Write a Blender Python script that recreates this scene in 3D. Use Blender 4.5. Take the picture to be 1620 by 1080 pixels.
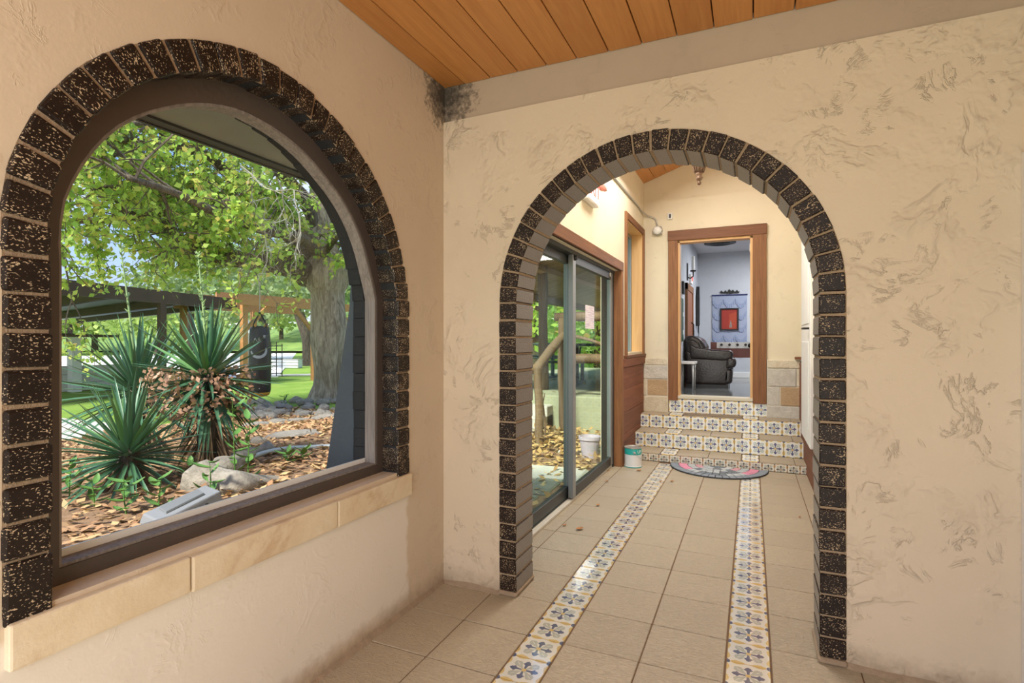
import bpy, bmesh, math, random
from math import sin, cos, pi, radians, sqrt, atan2
from mathutils import Vector, Matrix, Euler, noise
from mathutils.geometry import tessellate_polygon

random.seed(7)
rnd = random.random
def uni(a, b): return a + (b - a) * random.random()
S = bpy.context.scene
for o in list(bpy.data.objects): bpy.data.objects.remove(o, do_unlink=True)
COL = S.collection

# ------------------------------------------------------------------ camera
FPX, YAW, CAMH = 848.24, radians(24.083), 1.25          # focal length in pixels of the 1620 px wide frame
cd = bpy.data.cameras.new('camera'); cd.sensor_width = 36; cd.lens = FPX / 1620 * 36
cd.clip_start = .02; cd.clip_end = 500
cam = bpy.data.objects.new('camera', cd); COL.objects.link(cam)
cam.location = (0, 0, CAMH); cam.rotation_euler = (pi / 2, 0, YAW)
S.camera = cam

# ------------------------------------------------------------------ sky, sun, exposure
S.view_settings.view_transform = 'Standard'; S.view_settings.look = 'None'
S.view_settings.exposure = 0.0; S.view_settings.gamma = 1
S.view_settings.use_curve_mapping = False
W = bpy.data.worlds.new('sky'); S.world = W; W.use_nodes = True
nt = W.node_tree; nt.nodes.clear()
wo = nt.nodes.new('ShaderNodeOutputWorld'); bg = nt.nodes.new('ShaderNodeBackground')
tc = nt.nodes.new('ShaderNodeTexCoord'); sx = nt.nodes.new('ShaderNodeSeparateXYZ')
rp = nt.nodes.new('ShaderNodeValToRGB')
el = rp.color_ramp.elements
el[0].position = 0.0; el[0].color = (.54, .61, .73, 1)
el[1].position = 1.0; el[1].color = (.10, .28, .74, 1)
e = el.new(.12); e.color = (.40, .54, .80, 1)
e = el.new(.40); e.color = (.12, .34, .80, 1)
cn = nt.nodes.new('ShaderNodeTexNoise'); cn.inputs['Scale'].default_value = 2.6; cn.inputs['Detail'].default_value = 5
mp = nt.nodes.new('ShaderNodeMapping'); mp.inputs['Scale'].default_value = (1, 1, 2.2)
cr = nt.nodes.new('ShaderNodeValToRGB'); cr.color_ramp.elements[0].position = .47; cr.color_ramp.elements[1].position = .66
mx = nt.nodes.new('ShaderNodeMix'); mx.data_type = 'RGBA'; mx.inputs['B'].default_value = (1.15, 1.13, 1.10, 1)
L = nt.links.new
L(tc.outputs['Generated'], sx.inputs[0]); L(sx.outputs['Z'], rp.inputs[0])
L(tc.outputs['Generated'], mp.inputs[0]); L(mp.outputs[0], cn.inputs['Vector']); L(cn.outputs['Fac'], cr.inputs[0])
L(cr.outputs[0], mx.inputs['Factor']); L(rp.outputs[0], mx.inputs['A']); L(mx.outputs['Result'], bg.inputs[0])
bg.inputs[1].default_value = 1.5
L(bg.outputs[0], wo.inputs[0])

def light(name, kind, loc, energy, col, rot=(0, 0, 0), size=None, size_y=None, angle=None):
    d = bpy.data.lights.new(name, kind); d.energy = energy; d.color = col
    if kind == 'AREA':
        d.shape = 'RECTANGLE'; d.size = size; d.size_y = size_y or size
    elif kind == 'POINT': d.shadow_soft_size = size
    if angle: d.angle = angle
    o = bpy.data.objects.new(name, d); COL.objects.link(o); o.location = loc; o.rotation_euler = rot
    return o
light('sun', 'SUN', (0, 0, 20), 7.4, (1, .93, .80), (radians(38), radians(-22), radians(20)), angle=radians(9))
# added area light at the room's open rear end, topping up the daylight
light('rear_fill_light', 'AREA', (-.3, -1.35, 1.35), 60, (1, .975, .94), (radians(90), 0, 0), 2.2, 2.3)
# unseen area lights added to brighten the hall and the far room
light('hall_fill_light', 'AREA', (-.72, 4.35, 3.12), 80, (1, .955, .88), (0, radians(-24), 0), .7, 2.6)
light('far_room_fill_light', 'AREA', (.6, 9.0, 2.8), 72, (.97, .98, 1), (0, 0, 0), 1.2, 1.2)

# ------------------------------------------------------------------ helpers: nodes
class NT:
    def __init__(s, name):
        s.m = bpy.data.materials.new(name); s.m.use_nodes = True
        s.t = s.m.node_tree; s.b = s.t.nodes['Principled BSDF']; s.c = None
    def n(s, typ, **kw):
        nd = s.t.nodes.new('ShaderNode' + typ)
        for k, v in kw.items(): setattr(nd, k, v)
        return nd
    def set(s, sock, v):
        if hasattr(v, 'links') or isinstance(v, bpy.types.NodeSocket): s.t.links.new(v, sock)
        elif isinstance(v, (tuple, list)):
            sock.default_value = (*v, 1) if (len(v) == 3 and sock.type == 'RGBA') else v
        else: sock.default_value = v
    def coord(s, kind='Object'):
        return s.n('TexCoord').outputs[kind]
    def mapv(s, v, scale=(1, 1, 1), loc=(0, 0, 0)):
        m = s.n('Mapping'); s.set(m.inputs[0], v); m.inputs['Scale'].default_value = scale
        s.set(m.inputs['Location'], loc); return m.outputs[0]
    def noise(s, v, scale, detail=3, rough=.5, dist=0.):
        x = s.n('TexNoise'); s.set(x.inputs['Vector'], v); x.inputs['Scale'].default_value = scale
        x.inputs['Detail'].default_value = detail; x.inputs['Roughness'].default_value = rough
        x.inputs['Distortion'].default_value = dist; return x.outputs['Fac']
    def ma(s, op, a, b=0., c=0., clamp=False):
        x = s.n('Math', operation=op); x.use_clamp = clamp
        s.set(x.inputs[0], a); s.set(x.inputs[1], b); s.set(x.inputs[2], c); return x.outputs[0]
    def ramp(s, f, stops, interp='LINEAR'):
        x = s.n('ValToRGB'); s.set(x.inputs[0], f); e = x.color_ramp.elements; x.color_ramp.interpolation = interp
        while len(e) < len(stops): e.new(.5)
        for i, (p, c) in enumerate(stops):
            e[i].position = p
            e[i].color = (c, c, c, 1) if isinstance(c, (int, float)) else (*c, 1)
        return x.outputs[0]
    def mix(s, f, a, b, blend='MIX'):
        x = s.n('Mix', data_type='RGBA', blend_type=blend)
        s.set(x.inputs['Factor'], f); s.set(x.inputs['A'], a); s.set(x.inputs['B'], b); return x.outputs['Result']
    def bump(s, h, strength=.5, dist=.01, normal=None):
        x = s.n('Bump'); s.set(x.inputs['Height'], h); x.inputs['Strength'].default_value = strength
        x.inputs['Distance'].default_value = dist
        if normal is not None: s.set(x.inputs['Normal'], normal)
        return x.outputs[0]
    def out(s, col, rough=.6, normal=None, **kw):
        s.set(s.b.inputs['Base Color'], col); s.set(s.b.inputs['Roughness'], rough)
        if normal is not None: s.set(s.b.inputs['Normal'], normal)
        for k, v in kw.items(): s.set(s.b.inputs[k.replace('_', ' ')], v)
        return s.m
def srgb(r, g, b):
    f = lambda c: (c / 255 / 12.92) if c <= 10 else (((c / 255 + .055) / 1.055) ** 2.4)
    return (f(r), f(g), f(b))
def plain(name, col, rough=.6, var=.12, scale=8, bump=0., metal=0., **kw):
    t = NT(name); v = t.coord(); f = t.noise(v, scale, 4)
    a = tuple(c * (1 - var) for c in col); b = tuple(min(1, c * (1 + var)) for c in col)
    nrm = t.bump(t.noise(v, scale * 4, 3), bump, .01) if bump else None
    return t.out(t.mix(f, a, b), rough, nrm, Metallic=metal, **kw)

# ------------------------------------------------------------------ helpers: objects
def tag(o, label=None, cat=None, group=None, kind=None):
    if label: o['label'] = label
    if cat: o['category'] = cat
    if group: o['group'] = group
    if kind: o['kind'] = kind
    return o
def link(name, data, parent=None, mx=None):
    o = bpy.data.objects.new(name, data); COL.objects.link(o)
    if parent is not None: o.parent = parent
    if mx is not None: o.matrix_basis = mx
    return o
def thing(name, label, cat, loc=(0, 0, 0), rz=0, group=None):
    o = link(name, None); o.location = loc; o.rotation_euler = (0, 0, rz); o.empty_display_size = .05
    return tag(o, label, cat, group)
def dup(root, loc, rz=0, label=None, group=None):
    def cp(o, par):
        c = o.copy(); COL.objects.link(c); c.parent = par
        for ch in list(o.children): cp(ch, c)
        return c
    r = cp(root, None); r.location = loc; r.rotation_euler = (0, 0, rz)
    if label: r['label'] = label
    if group: r['group'] = group
    return r
class MB:
    def __init__(s): s.v = []; s.f = []; s.mi = []
    def add(s, vs, fs, mi=0):
        k = len(s.v); s.v += [tuple(v) for v in vs]; s.f += [tuple(i + k for i in f) for f in fs]; s.mi += [mi] * len(fs); return s
    def box(s, x0, x1, y0, y1, z0, z1, M=None, mi=0):
        vs = [Vector((x, y, z)) for z in (z0, z1) for y in (y0, y1) for x in (x0, x1)]
        if M is not None: vs = [M @ v for v in vs]
        return s.add(vs, [(0, 2, 3, 1), (4, 5, 7, 6), (0, 1, 5, 4), (2, 6, 7, 3), (0, 4, 6, 2), (1, 3, 7, 5)], mi)
    def tube(s, pts, rad, n=8, caps=True, mi=0, wob=0.):
        pts = [Vector(p) for p in pts]
        if not hasattr(rad, '__len__'): rad = [rad] * len(pts)
        k = len(s.v); up = Vector((0, 0, 1)); prev = None
        for i, p in enumerate(pts):
            d = (pts[min(i + 1, len(pts) - 1)] - pts[max(i - 1, 0)]).normalized()
            a = prev if prev is not None else (Vector((1, 0, 0)) if abs(d.z) > .8 else up)
            u = (a - d * a.dot(d)).normalized(); w = d.cross(u); prev = u
            for j in range(n):
                t = 2 * pi * j / n; r = rad[i] * (1 + (wob * (noise.noise((p.x * 3 + cos(t), p.y * 3 + sin(t), p.z * 1.2)) ) if wob else 0))
                s.v.append(tuple(p + u * cos(t) * r + w * sin(t) * r))
        for i in range(len(pts) - 1):
            for j in range(n):
                a = k + i * n + j; b = k + i * n + (j + 1) % n
                s.f.append((a, b, b + n, a + n)); s.mi.append(mi)
        if caps:
            s.f.append(tuple(k + j for j in reversed(range(n)))); s.mi.append(mi)
            s.f.append(tuple(k + (len(pts) - 1) * n + j for j in range(n))); s.mi.append(mi)
        return s
    def lathe(s, prof, n=24, c=(0, 0, 0), mi=0):
        k = len(s.v)
        for r, z in prof:
            for j in range(n):
                t = 2 * pi * j / n; s.v.append((c[0] + r * cos(t), c[1] + r * sin(t), c[2] + z))
        for i in range(len(prof) - 1):
            for j in range(n):
                a = k + i * n + j; b = k + i * n + (j + 1) % n
                s.f.append((a, b, b + n, a + n)); s.mi.append(mi)
        s.f.append(tuple(k + j for j in reversed(range(n)))); s.mi.append(mi)
        s.f.append(tuple(k + (len(prof) - 1) * n + j for j in range(n))); s.mi.append(mi)
        return s
    def prism(s, outer, holes, fmap, d0, d1, mi=0):
        # outline (u,v) with holes, extruded between depths d0 and d1; fmap(u,v,d) -> xyz
        loops = [outer] + holes
        tris = tessellate_polygon([[Vector((u, v, 0)) for u, v in lp] for lp in loops])
        flat = [p for lp in loops for p in lp]; N = len(flat)
        vs = [fmap(u, v, d0) for u, v in flat] + [fmap(u, v, d1) for u, v in flat]
        fs = [tuple(t) for t in tris] + [tuple(i + N for i in reversed(t)) for t in tris]
        o = 0
        for lp in loops:
            n = len(lp)
            for i in range(n):
                a, b = o + i, o + (i + 1) % n
                fs.append((a, b, b + N, a + N))
            o += n
        return s.add(vs, fs, mi)
    def ring(s, po, pi_, fmap, d0, d1, closed=False, mi=0):
        n = len(po); k = len(s.v)
        for i in range(n):
            for (u, v), d in ((po[i], d0), (pi_[i], d0), (pi_[i], d1), (po[i], d1)): s.v.append(tuple(fmap(u, v, d)))
        for i in range(n if closed else n - 1):
            a = k + 4 * i; b = k + 4 * ((i + 1) % n)
            for j in range(4):
                jj = (j + 1) % 4; s.f.append((a + j, a + jj, b + jj, b + j)); s.mi.append(mi)
        if not closed:
            for a in (k, k + 4 * (n - 1)): s.f.append((a, a + 1, a + 2, a + 3)); s.mi.append(mi)
        return s
    def mesh(s, name, mats, smooth=False, bevel=0., seg=1, fix=True, auto=None):
        me = bpy.data.meshes.new(name); me.from_pydata(s.v, [], s.f)
        if not isinstance(mats, (list, tuple)): mats = [mats]
        for m in mats: me.materials.append(m)
        if len(mats) > 1 and len(s.mi) == len(me.polygons): me.polygons.foreach_set('material_index', s.mi)
        if fix or bevel:
            b = bmesh.new(); b.from_mesh(me)
            if fix: bmesh.ops.recalc_face_normals(b, faces=b.faces)
            if bevel: bmesh.ops.bevel(b, geom=list(b.edges), offset=bevel, segments=seg, profile=.5, affect='EDGES', clamp_overlap=True)
            b.to_mesh(me); b.free()
        if smooth: me.polygons.foreach_set('use_smooth', [True] * len(me.polygons))
        if auto:
            b = bmesh.new(); b.from_mesh(me)
            for ed in b.edges: ed.smooth = not (len(ed.link_faces) == 2 and ed.calc_face_angle(0) > auto)
            b.to_mesh(me); b.free(); me.polygons.foreach_set('use_smooth', [True] * len(me.polygons))
        me.update(); return me
    def build(s, name, mats, parent=None, mx=None, **kw):
        return link(name, s.mesh(name, mats, **kw), parent, mx)
def struct(o): o['kind'] = 'structure'; return o
def beam_mx(p, q, w=1, h=1, up=(0, 0, 1)):
    # frame whose local x runs from p to q (unit length), y and z scaled
    p, q = Vector(p), Vector(q); d = q - p; x = d.normalized()
    u = Vector(up); y = u.cross(x)
    if y.length < 1e-4: y = Vector((0, 1, 0)).cross(x)
    y.normalize(); z = x.cross(y)
    return Matrix(((d.x, y.x * w, z.x * h, p.x), (d.y, y.y * w, z.y * h, p.y), (d.z, y.z * w, z.z * h, p.z), (0, 0, 0, 1)))
FWD = Vector((-sin(YAW), cos(YAW), 0)); RGT = Vector((cos(YAW), sin(YAW), 0))
def at(px, py, d):
    return Vector((0, 0, CAMH)) + (FWD + RGT * ((px - 810) / FPX) + Vector((0, 0, (540 - py) / FPX))) * d
def atz(px, py, z):
    return at(px, py, (CAMH - z) * FPX / (py - 540))

# ------------------------------------------------------------------ materials
def plaster(name, base, dark, ridge=1., paint=None, stain=False, fine=1., scale=1.):
    t = NT(name); v = t.coord()
    warp = t.n('TexNoise'); t.set(warp.inputs['Vector'], v); warp.inputs['Scale'].default_value = 2.2 * scale; warp.inputs['Detail'].default_value = 2
    wv = t.n('VectorMath', operation='MULTIPLY_ADD'); t.set(wv.inputs[0], warp.outputs['Color']); wv.inputs[1].default_value = (.35, .35, .35); t.set(wv.inputs[2], v)
    w = wv.outputs[0]
    n1 = t.noise(w, 3.2 * scale, 4, .6, .4)
    r1 = t.ramp(t.ma('ABSOLUTE', t.ma('SUBTRACT', n1, .5)), [(0, 1.), (.022, .6), (.06, 0.)])
    n2 = t.noise(w, 6.5 * scale, 5, .65, .5)
    r2 = t.ramp(t.ma('ABSOLUTE', t.ma('SUBTRACT', n2, .47)), [(0, 1.), (.012, .45), (.034, 0.)])
    mask = t.ramp(t.noise(v, 3.6 * scale, 4, .65), [(.50, 0.), (.60, 1.)])
    mask2 = t.ramp(t.noise(v, 4.4 * scale, 3, .6, 1.), [(.54, 0.), (.62, 1.)])
    r = t.ma('MAXIMUM', t.ma('MULTIPLY', r1, mask), t.ma('MULTIPLY', r2, mask2))
    step = t.ramp(n1, [(.485, 0.), (.515, 1.)])                       # trowel laps: one side stands higher
    h = t.ma('ADD', t.ma('MULTIPLY', r, .9 * ridge), t.ma('MULTIPLY', t.ma('MULTIPLY', step, mask), .55 * ridge))
    h = t.ma('ADD', h, t.ma('MULTIPLY', t.noise(v, 55, 4, .7), .12 * fine))
    h = t.ma('ADD', h, t.ma('MULTIPLY', t.noise(w, 9, 3), .5 * ridge))
    big = t.noise(v, 1.3, 4, .6)
    col = t.mix(t.ramp(big, [(.3, 0.), (.7, 1.)]), base, dark)
    col = t.mix(t.ma('MULTIPLY', r, .12), col, tuple(c * .62 for c in dark))
    sp = t.ramp(t.noise(v, 24, 2, .4, .8), [(.72, 0.), (.76, 1.)])
    col = t.mix(t.ma('MULTIPLY', t.ma('MULTIPLY', sp, mask2), .45), col, tuple(c * .4 for c in dark))
    if paint:                                                       # lighter repaint below the sill: y edge, z edge, colour
        s3 = t.n('SeparateXYZ'); t.set(s3.inputs[0], v)
        jit = t.ma('MULTIPLY', t.ma('SUBTRACT', t.noise(v, 14, 3), .5), .06)
        my = t.ramp(t.ma('ADD', t.ma('SUBTRACT', paint[0], s3.outputs['Y']), t.ma('ADD', jit, .5)), [(.49, 0.), (.51, 1.)])
        mz = t.ramp(t.ma('ADD', t.ma('SUBTRACT', paint[1], s3.outputs['Z']), .5), [(.49, 0.), (.51, 1.)])
        lo = t.ramp(t.ma('ADD', s3.outputs['Z'], jit), [(.03, 0.), (.09, 1.)])
        col = t.mix(t.ma('MULTIPLY', t.ma('MULTIPLY', my, mz), lo), col, t.mix(big, paint[2], tuple(c * .9 for c in paint[2])))
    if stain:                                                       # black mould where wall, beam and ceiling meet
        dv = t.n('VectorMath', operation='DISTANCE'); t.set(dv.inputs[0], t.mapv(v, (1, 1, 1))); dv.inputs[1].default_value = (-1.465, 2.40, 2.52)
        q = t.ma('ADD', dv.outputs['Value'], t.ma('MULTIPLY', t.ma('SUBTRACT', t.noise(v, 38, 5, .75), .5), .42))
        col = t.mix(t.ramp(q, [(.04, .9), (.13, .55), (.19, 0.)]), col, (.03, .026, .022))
    s4 = t.n('SeparateXYZ'); t.set(s4.inputs[0], v)
    dirt = t.ramp(t.ma('ADD', s4.outputs['Z'], t.ma('MULTIPLY', t.noise(v, 16, 4, .7), .14)), [(.04, .75), (.11, .28), (.17, 0.)])
    col = t.mix(dirt, col, (.17, .10, .05))
    return t.out(col, .85, t.bump(h, .42 if ridge < .9 else .62, .012), Specular_IOR_Level=.25)
M_WALL = plaster('trowelled_cream_plaster', (.665, .555, .42), (.605, .50, .375), 1.0)
M_WALLL = plaster('smooth_cream_plaster', (.65, .535, .405), (.59, .48, .36), .2, (2.085, .60, (.78, .715, .63)), True, .8, 1.4)
M_HALL = plaster('pale_hall_plaster', (.76, .685, .53), (.72, .64, .485), .1, None, False, .5)
M_BAND = plaster('smooth_tan_plaster_band', (.47, .375, .28), (.43, .335, .25), .12, None, True, .3)
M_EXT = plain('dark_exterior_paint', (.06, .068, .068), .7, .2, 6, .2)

M_REVEAL = None
def mk_brick(name, c1, c2, speck, amt, rough=.5):
    t = NT(name); oi = t.n('ObjectInfo').outputs['Random']
    v = t.mapv(t.coord(), (1, 1, 1))
    ad = t.n('VectorMath', operation='ADD'); t.set(ad.inputs[0], v)
    cb = t.n('CombineXYZ'); t.set(cb.inputs[0], t.ma('MULTIPLY', oi, 37.)); t.set(cb.inputs[1], t.ma('MULTIPLY', oi, 91.)); t.set(ad.inputs[1], cb.outputs[0])
    v = ad.outputs[0]
    base = t.mix(oi, c1, c2)
    base = t.mix(t.noise(v, 25, 3), base, tuple(c * .6 for c in c1))
    thr = t.ma('ADD', .715 - amt * .09, t.ma('MULTIPLY', oi, -.03))
    sp = t.noise(t.mapv(v, (1.0, 1, .6)), 290, 2, .45, .3)
    patch = t.ma('MULTIPLY', t.ma('SUBTRACT', t.noise(v, 22, 2), .5), .28)
    f = t.ma('GREATER_THAN', t.ma('ADD', sp, patch), thr)
    col = t.mix(f, base, speck)
    h = t.ma('SUBTRACT', t.ma('MULTIPLY', t.noise(v, 60, 4, .7), .6), t.ma('MULTIPLY', f, .5))
    return t.out(col, rough, t.bump(h, .55, .004), Specular_IOR_Level=.3)
M_BRICK = mk_brick('speckled_black_brown_brick', (.0135, .0062, .004), (.023, .0105, .0065), (.46, .34, .21), .75)
M_BRICKW = mk_brick('speckled_brown_window_brick', (.014, .008, .006), (.024, .014, .0105), (.50, .38, .25), .72, .45)
M_REVEAL = plain('grey_brown_reveal_sheen', (.215, .195, .18), .32, .22, 30, .3)  # grey sheen of the door reveal put into the colour of these faces
M_BLK = plain('black_painted_brick', (.010, .011, .013), .75, .3, 20, .3)
M_MORT = plain('tan_mortar', (.33, .235, .15), .95, .25, 40, .5)
M_BEAD = plain('brown_grout_bead', (.33, .245, .165), .9, .3, 25, .4)

def wood(name, c1, c2, axis='Y', rough=.45, dens=1., bump=.15, knots=True):
    t = NT(name); oi = t.n('ObjectInfo').outputs['Random']
    sc = {'X': (.5, 9, 9), 'Y': (9, .5, 9), 'Z': (9, 9, .5)}[axis]
    v = t.mapv(t.coord(), tuple(k * dens for k in sc))
    cb = t.n('CombineXYZ')
    for i in range(3): t.set(cb.inputs[i], t.ma('MULTIPLY', oi, 13. + 9 * i))
    ad = t.n('VectorMath', operation='ADD'); t.set(ad.inputs[0], v); t.set(ad.inputs[1], cb.outputs[0]); v = ad.outputs[0]
    g = t.noise(v, 3, 5, .62, 1.2); g2 = t.noise(v, 11, 3, .6, .4)
    f = t.ma('ADD', t.ma('MULTIPLY', g, .75), t.ma('MULTIPLY', g2, .25))
    col = t.mix(t.ramp(f, [(.3, 0.), (.7, 1.)]), c1, c2)
    col = t.mix(t.ma('MULTIPLY', t.ma('SUBTRACT', oi, .5), .5, clamp=True), col, tuple(c * .55 for c in c2))
    if knots:
        k = t.n('TexVoronoi'); t.set(k.inputs['Vector'], t.mapv(v, (.22, .22, .22) if True else 1)); k.inputs['Scale'].default_value = 1.6
        col = t.mix(t.ramp(k.outputs['Distance'], [(.03, .8), (.07, .35), (.12, 0.)]), col, tuple(c * .28 for c in c2))
    return t.out(col, rough, t.bump(f, bump, .004))
M_CEIL = wood('orange_varnished_pine', srgb(206, 146, 82), srgb(182, 118, 60), 'Y', .42)
M_TRIMZ = wood('rustic_brown_trim_upright', srgb(156, 108, 68), srgb(112, 70, 40), 'Z', .6)
M_TRIMY = wood('rustic_brown_trim_along', srgb(130, 84, 52), srgb(96, 57, 33), 'Y', .6)
M_TRIMX = wood('rustic_brown_trim_across', srgb(130, 84, 52), srgb(96, 57, 33), 'X', .6)
M_PALEWOOD = wood('pale_pine_jamb', srgb(232, 190, 135), srgb(214, 165, 108), 'Z', .5)
M_WAINS = wood('red_brown_board', srgb(150, 92, 62), srgb(108, 62, 40), 'Y', .65, .7, .3)
M_FRAME = plain('dark_brown_window_paint', srgb(78, 68, 62), .45, .12, 12, .15)
M_GREYW = wood('weathered_grey_wood', srgb(150, 140, 132), srgb(98, 90, 86), 'Z', .6, 2., .4, False)
M_CEDAR = wood('orange_cedar', srgb(200, 148, 98), srgb(165, 112, 66), 'X', .6)
M_LOG = wood('weathered_cedar_log', srgb(150, 126, 100), srgb(96, 74, 54), 'Z', .8, 1.2, .6)

def floor_mat(name, c1, c2):
    t = NT(name); v = t.coord(); oi = t.n('ObjectInfo').outputs['Random']
    cb = t.n('CombineXYZ'); t.set(cb.inputs[0], t.ma('MULTIPLY', oi, 50.)); t.set(cb.inputs[1], t.ma('MULTIPLY', oi, 23.))
    ad = t.n('VectorMath', operation='ADD'); t.set(ad.inputs[0], v); t.set(ad.inputs[1], cb.outputs[0]); v = ad.outputs[0]
    w = t.noise(t.mapv(v, (1, 2.6, 1)), 38, 3, .55, 1.6)
    col = t.mix(t.noise(v, 5, 4), c1, c2)
    col = t.mix(t.ma('MULTIPLY', oi, .3), col, tuple(c * .82 for c in c2))
    col = t.mix(t.ramp(w, [(.40, .38), (.54, 0.)]), col, tuple(c * .7 for c in c2))
    return t.out(col, t.ramp(w, [(.3, .34), (.7, .46)]), t.bump(w, 1., .007), Specular_IOR_Level=.5)
M_TILE = floor_mat('beige_textured_tile', (.54, .45, .325), (.47, .39, .275))
M_GROUT = plain('brown_floor_grout', (.17, .10, .055), .9, .2, 30)

def deco(name, dark, yel, grey, white, rough=.1, coat=1.):
    # hand painted tile: blue cross with flared tips, grey diagonal petals, yellow lobes on the rim, blue corner dots
    t = NT(name); uv = t.n('TexCoord').outputs['UV']
    sp = t.n('SeparateXYZ'); t.set(sp.inputs[0], uv)
    wob = t.ma('MULTIPLY', t.ma('SUBTRACT', t.noise(t.coord(), 40, 1), .5), .06)
    x = t.ma('ABSOLUTE', t.ma('ADD', t.ma('SUBTRACT', t.ma('MULTIPLY', sp.outputs[0], 2.), 1.), wob))
    y = t.ma('ABSOLUTE', t.ma('ADD', t.ma('SUBTRACT', t.ma('MULTIPLY', sp.outputs[1], 2.), 1.), wob))
    u = t.ma('MAXIMUM', x, y); v = t.ma('MINIMUM', x, y)
    w1 = t.ramp(u, [(.0, .05), (.12, .055), (.40, .085), (.50, .235), (.56, .15), (.66, .12), (.75, .0)])
    blue = t.ma('LESS_THAN', v, w1)
    a = t.ma('MULTIPLY', t.ma('ADD', x, y), .70711); b = t.ma('MULTIPLY', t.ma('ABSOLUTE', t.ma('SUBTRACT', x, y)), .70711)
    w2 = t.ramp(a, [(.10, .02), (.35, .09), (.60, .22), (.74, .20), (.86, .02), (.88, .0)])
    petal = t.ma('LESS_THAN', b, w2)
    w2b = t.ramp(a, [(.10, .0), (.40, .0), (.60, .022), (.72, .015), (.78, .0)])
    vein = t.ma('LESS_THAN', b, w2b)
    w3 = t.ramp(v, [(.16, .0), (.24, .07), (.48, .15), (.62, .15), (.76, .07), (.84, .0), (1., .0)])
    yl = t.ma('GREATER_THAN', t.ma('ADD', u, w3), 1.)
    rimy = t.ma('GREATER_THAN', u, .965)
    cx = t.ma('SUBTRACT', 1., x); cy = t.ma('SUBTRACT', 1., y)
    dc = t.ma('SQRT', t.ma('ADD', t.ma('MULTIPLY', cx, cx), t.ma('MULTIPLY', cy, cy)))
    dot = t.ma('LESS_THAN', dc, .17)
    r = t.ma('SQRT', t.ma('ADD', t.ma('MULTIPLY', x, x), t.ma('MULTIPLY', y, y)))
    cen = t.ma('LESS_THAN', r, .12)
    col = t.mix(petal, white, grey); col = t.mix(vein, col, white)
    col = t.mix(yl, col, yel); col = t.mix(t.ma('MULTIPLY', rimy, .45), col, yel); col = t.mix(blue, col, dark); col = t.mix(dot, col, dark); col = t.mix(cen, col, yel)
    col = t.mix(t.ma('MULTIPLY', t.noise(t.coord(), 30, 3), .25), col, tuple(c * .8 for c in white))
    nb = t.bump(t.noise(t.coord(), 9, 2), .06, .01)
    return t.out(col, rough, nb, Specular_IOR_Level=.6, Coat_Weight=coat, Coat_Roughness=.05, Coat_IOR=1.8)
M_DECO = deco('painted_tile_blue_cross', (.055, .08, .18), (.66, .47, .15), (.44, .46, .40), (.76, .74, .66), .12)
M_DECO2 = deco('painted_riser_tile', (.035, .05, .20), (.74, .52, .14), (.45, .52, .50), (.86, .86, .80), .25, .15)
M_DECO3 = deco('small_painted_riser_tile', (.03, .032, .045), (.62, .33, .12), (.46, .47, .38), (.80, .77, .67), .3, .1)

def glass(name, tint=(1, 1, 1), gl=1.):
    t = NT(name); t.t.nodes.remove(t.b)
    o = t.t.nodes['Material Output']
    tr = t.n('BsdfTransparent'); tr.inputs[0].default_value = (*tint, 1)
    g = t.n('BsdfGlossy'); g.inputs['Roughness'].default_value = .02
    fr = t.n('Fresnel'); bf = t.n('NewGeometry').outputs['Backfacing']
    t.set(fr.inputs[0], t.ma('SUBTRACT', 1.45, t.ma('MULTIPLY', bf, 1.45 - 1 / 1.45)))   # same reflectance from both sides of the pane
    m = t.n('MixShader'); t.set(m.inputs[0], t.ma('MULTIPLY', fr.outputs[0], gl)); t.t.links.new(tr.outputs[0], m.inputs[1]); t.t.links.new(g.outputs[0], m.inputs[2])
    t.t.links.new(m.outputs[0], o.inputs[0]); return t.m
M_GLASS = glass('window_glass', (.985, .99, .985), .35)
M_GLASS2 = glass('sliding_door_glass', (.90, .965, .90), .35)
M_ALU = plain('grey_aluminium', srgb(146, 151, 154), .38, .08, 10, 0, .35)
M_DARKALU = plain('dark_aluminium', srgb(58, 62, 62), .4, .1, 10, 0, .3)
M_WHITE = plain('white_paint', (.82, .82, .80), .5, .04, 6)
M_BLACK = plain('black_plastic', (.012, .012, .013), .4, .2, 10)
M_STEEL = plain('galvanised_steel', (.48, .47, .44), .4, .15, 20, 0, .6)
M_CONC = plain('pale_concrete', (.56, .54, .50), .9, .12, 3, .3)
M_TRAV = None
def stone(name, c1, c2, c3=None, scale=7, rough=.8, bump=.7):
    t = NT(name); v = t.coord(); f = t.noise(v, scale, 6, .65, .6)
    col = t.mix(t.ramp(f, [(.32, 0.), (.66, 1.)]), c1, c2)
    if c3: col = t.mix(t.ramp(t.noise(v, scale * .45, 5, .7, .8), [(.52, 0.), (.68, .85)]), col, c3)
    h = t.ma('ADD', t.noise(v, scale * 6, 5, .7), t.ma('MULTIPLY', f, .7))
    return t.out(col, rough, t.bump(h, bump, .012))
M_TRAV = stone('cream_travertine', (.74, .64, .48), (.66, .53, .36), (.50, .33, .19), 6, .55, .2)
M_LIME = stone('grey_limestone', (.74, .71, .64), (.58, .55, .48), None, 12, .9, 1.)
M_LIMEC = stone('cream_limestone', (.80, .73, .58), (.66, .57, .41), None, 10, .9, 1.)
M_LIMEO = stone('ochre_limestone', (.62, .45, .27), (.52, .36, .21), None, 12, .9, 1.)
M_LIMEM = plain('pale_stone_mortar', (.70, .66, .57), .95, .1, 20, .3)
M_ROCK = stone('pale_garden_rock', (.42, .39, .34), (.27, .245, .21), None, 5, .95, .9)
M_DRIFT = stone('grey_driftwood', (.47, .43, .37), (.27, .24, .20), (.20, .19, .15), 9, .9, .8)

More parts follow.
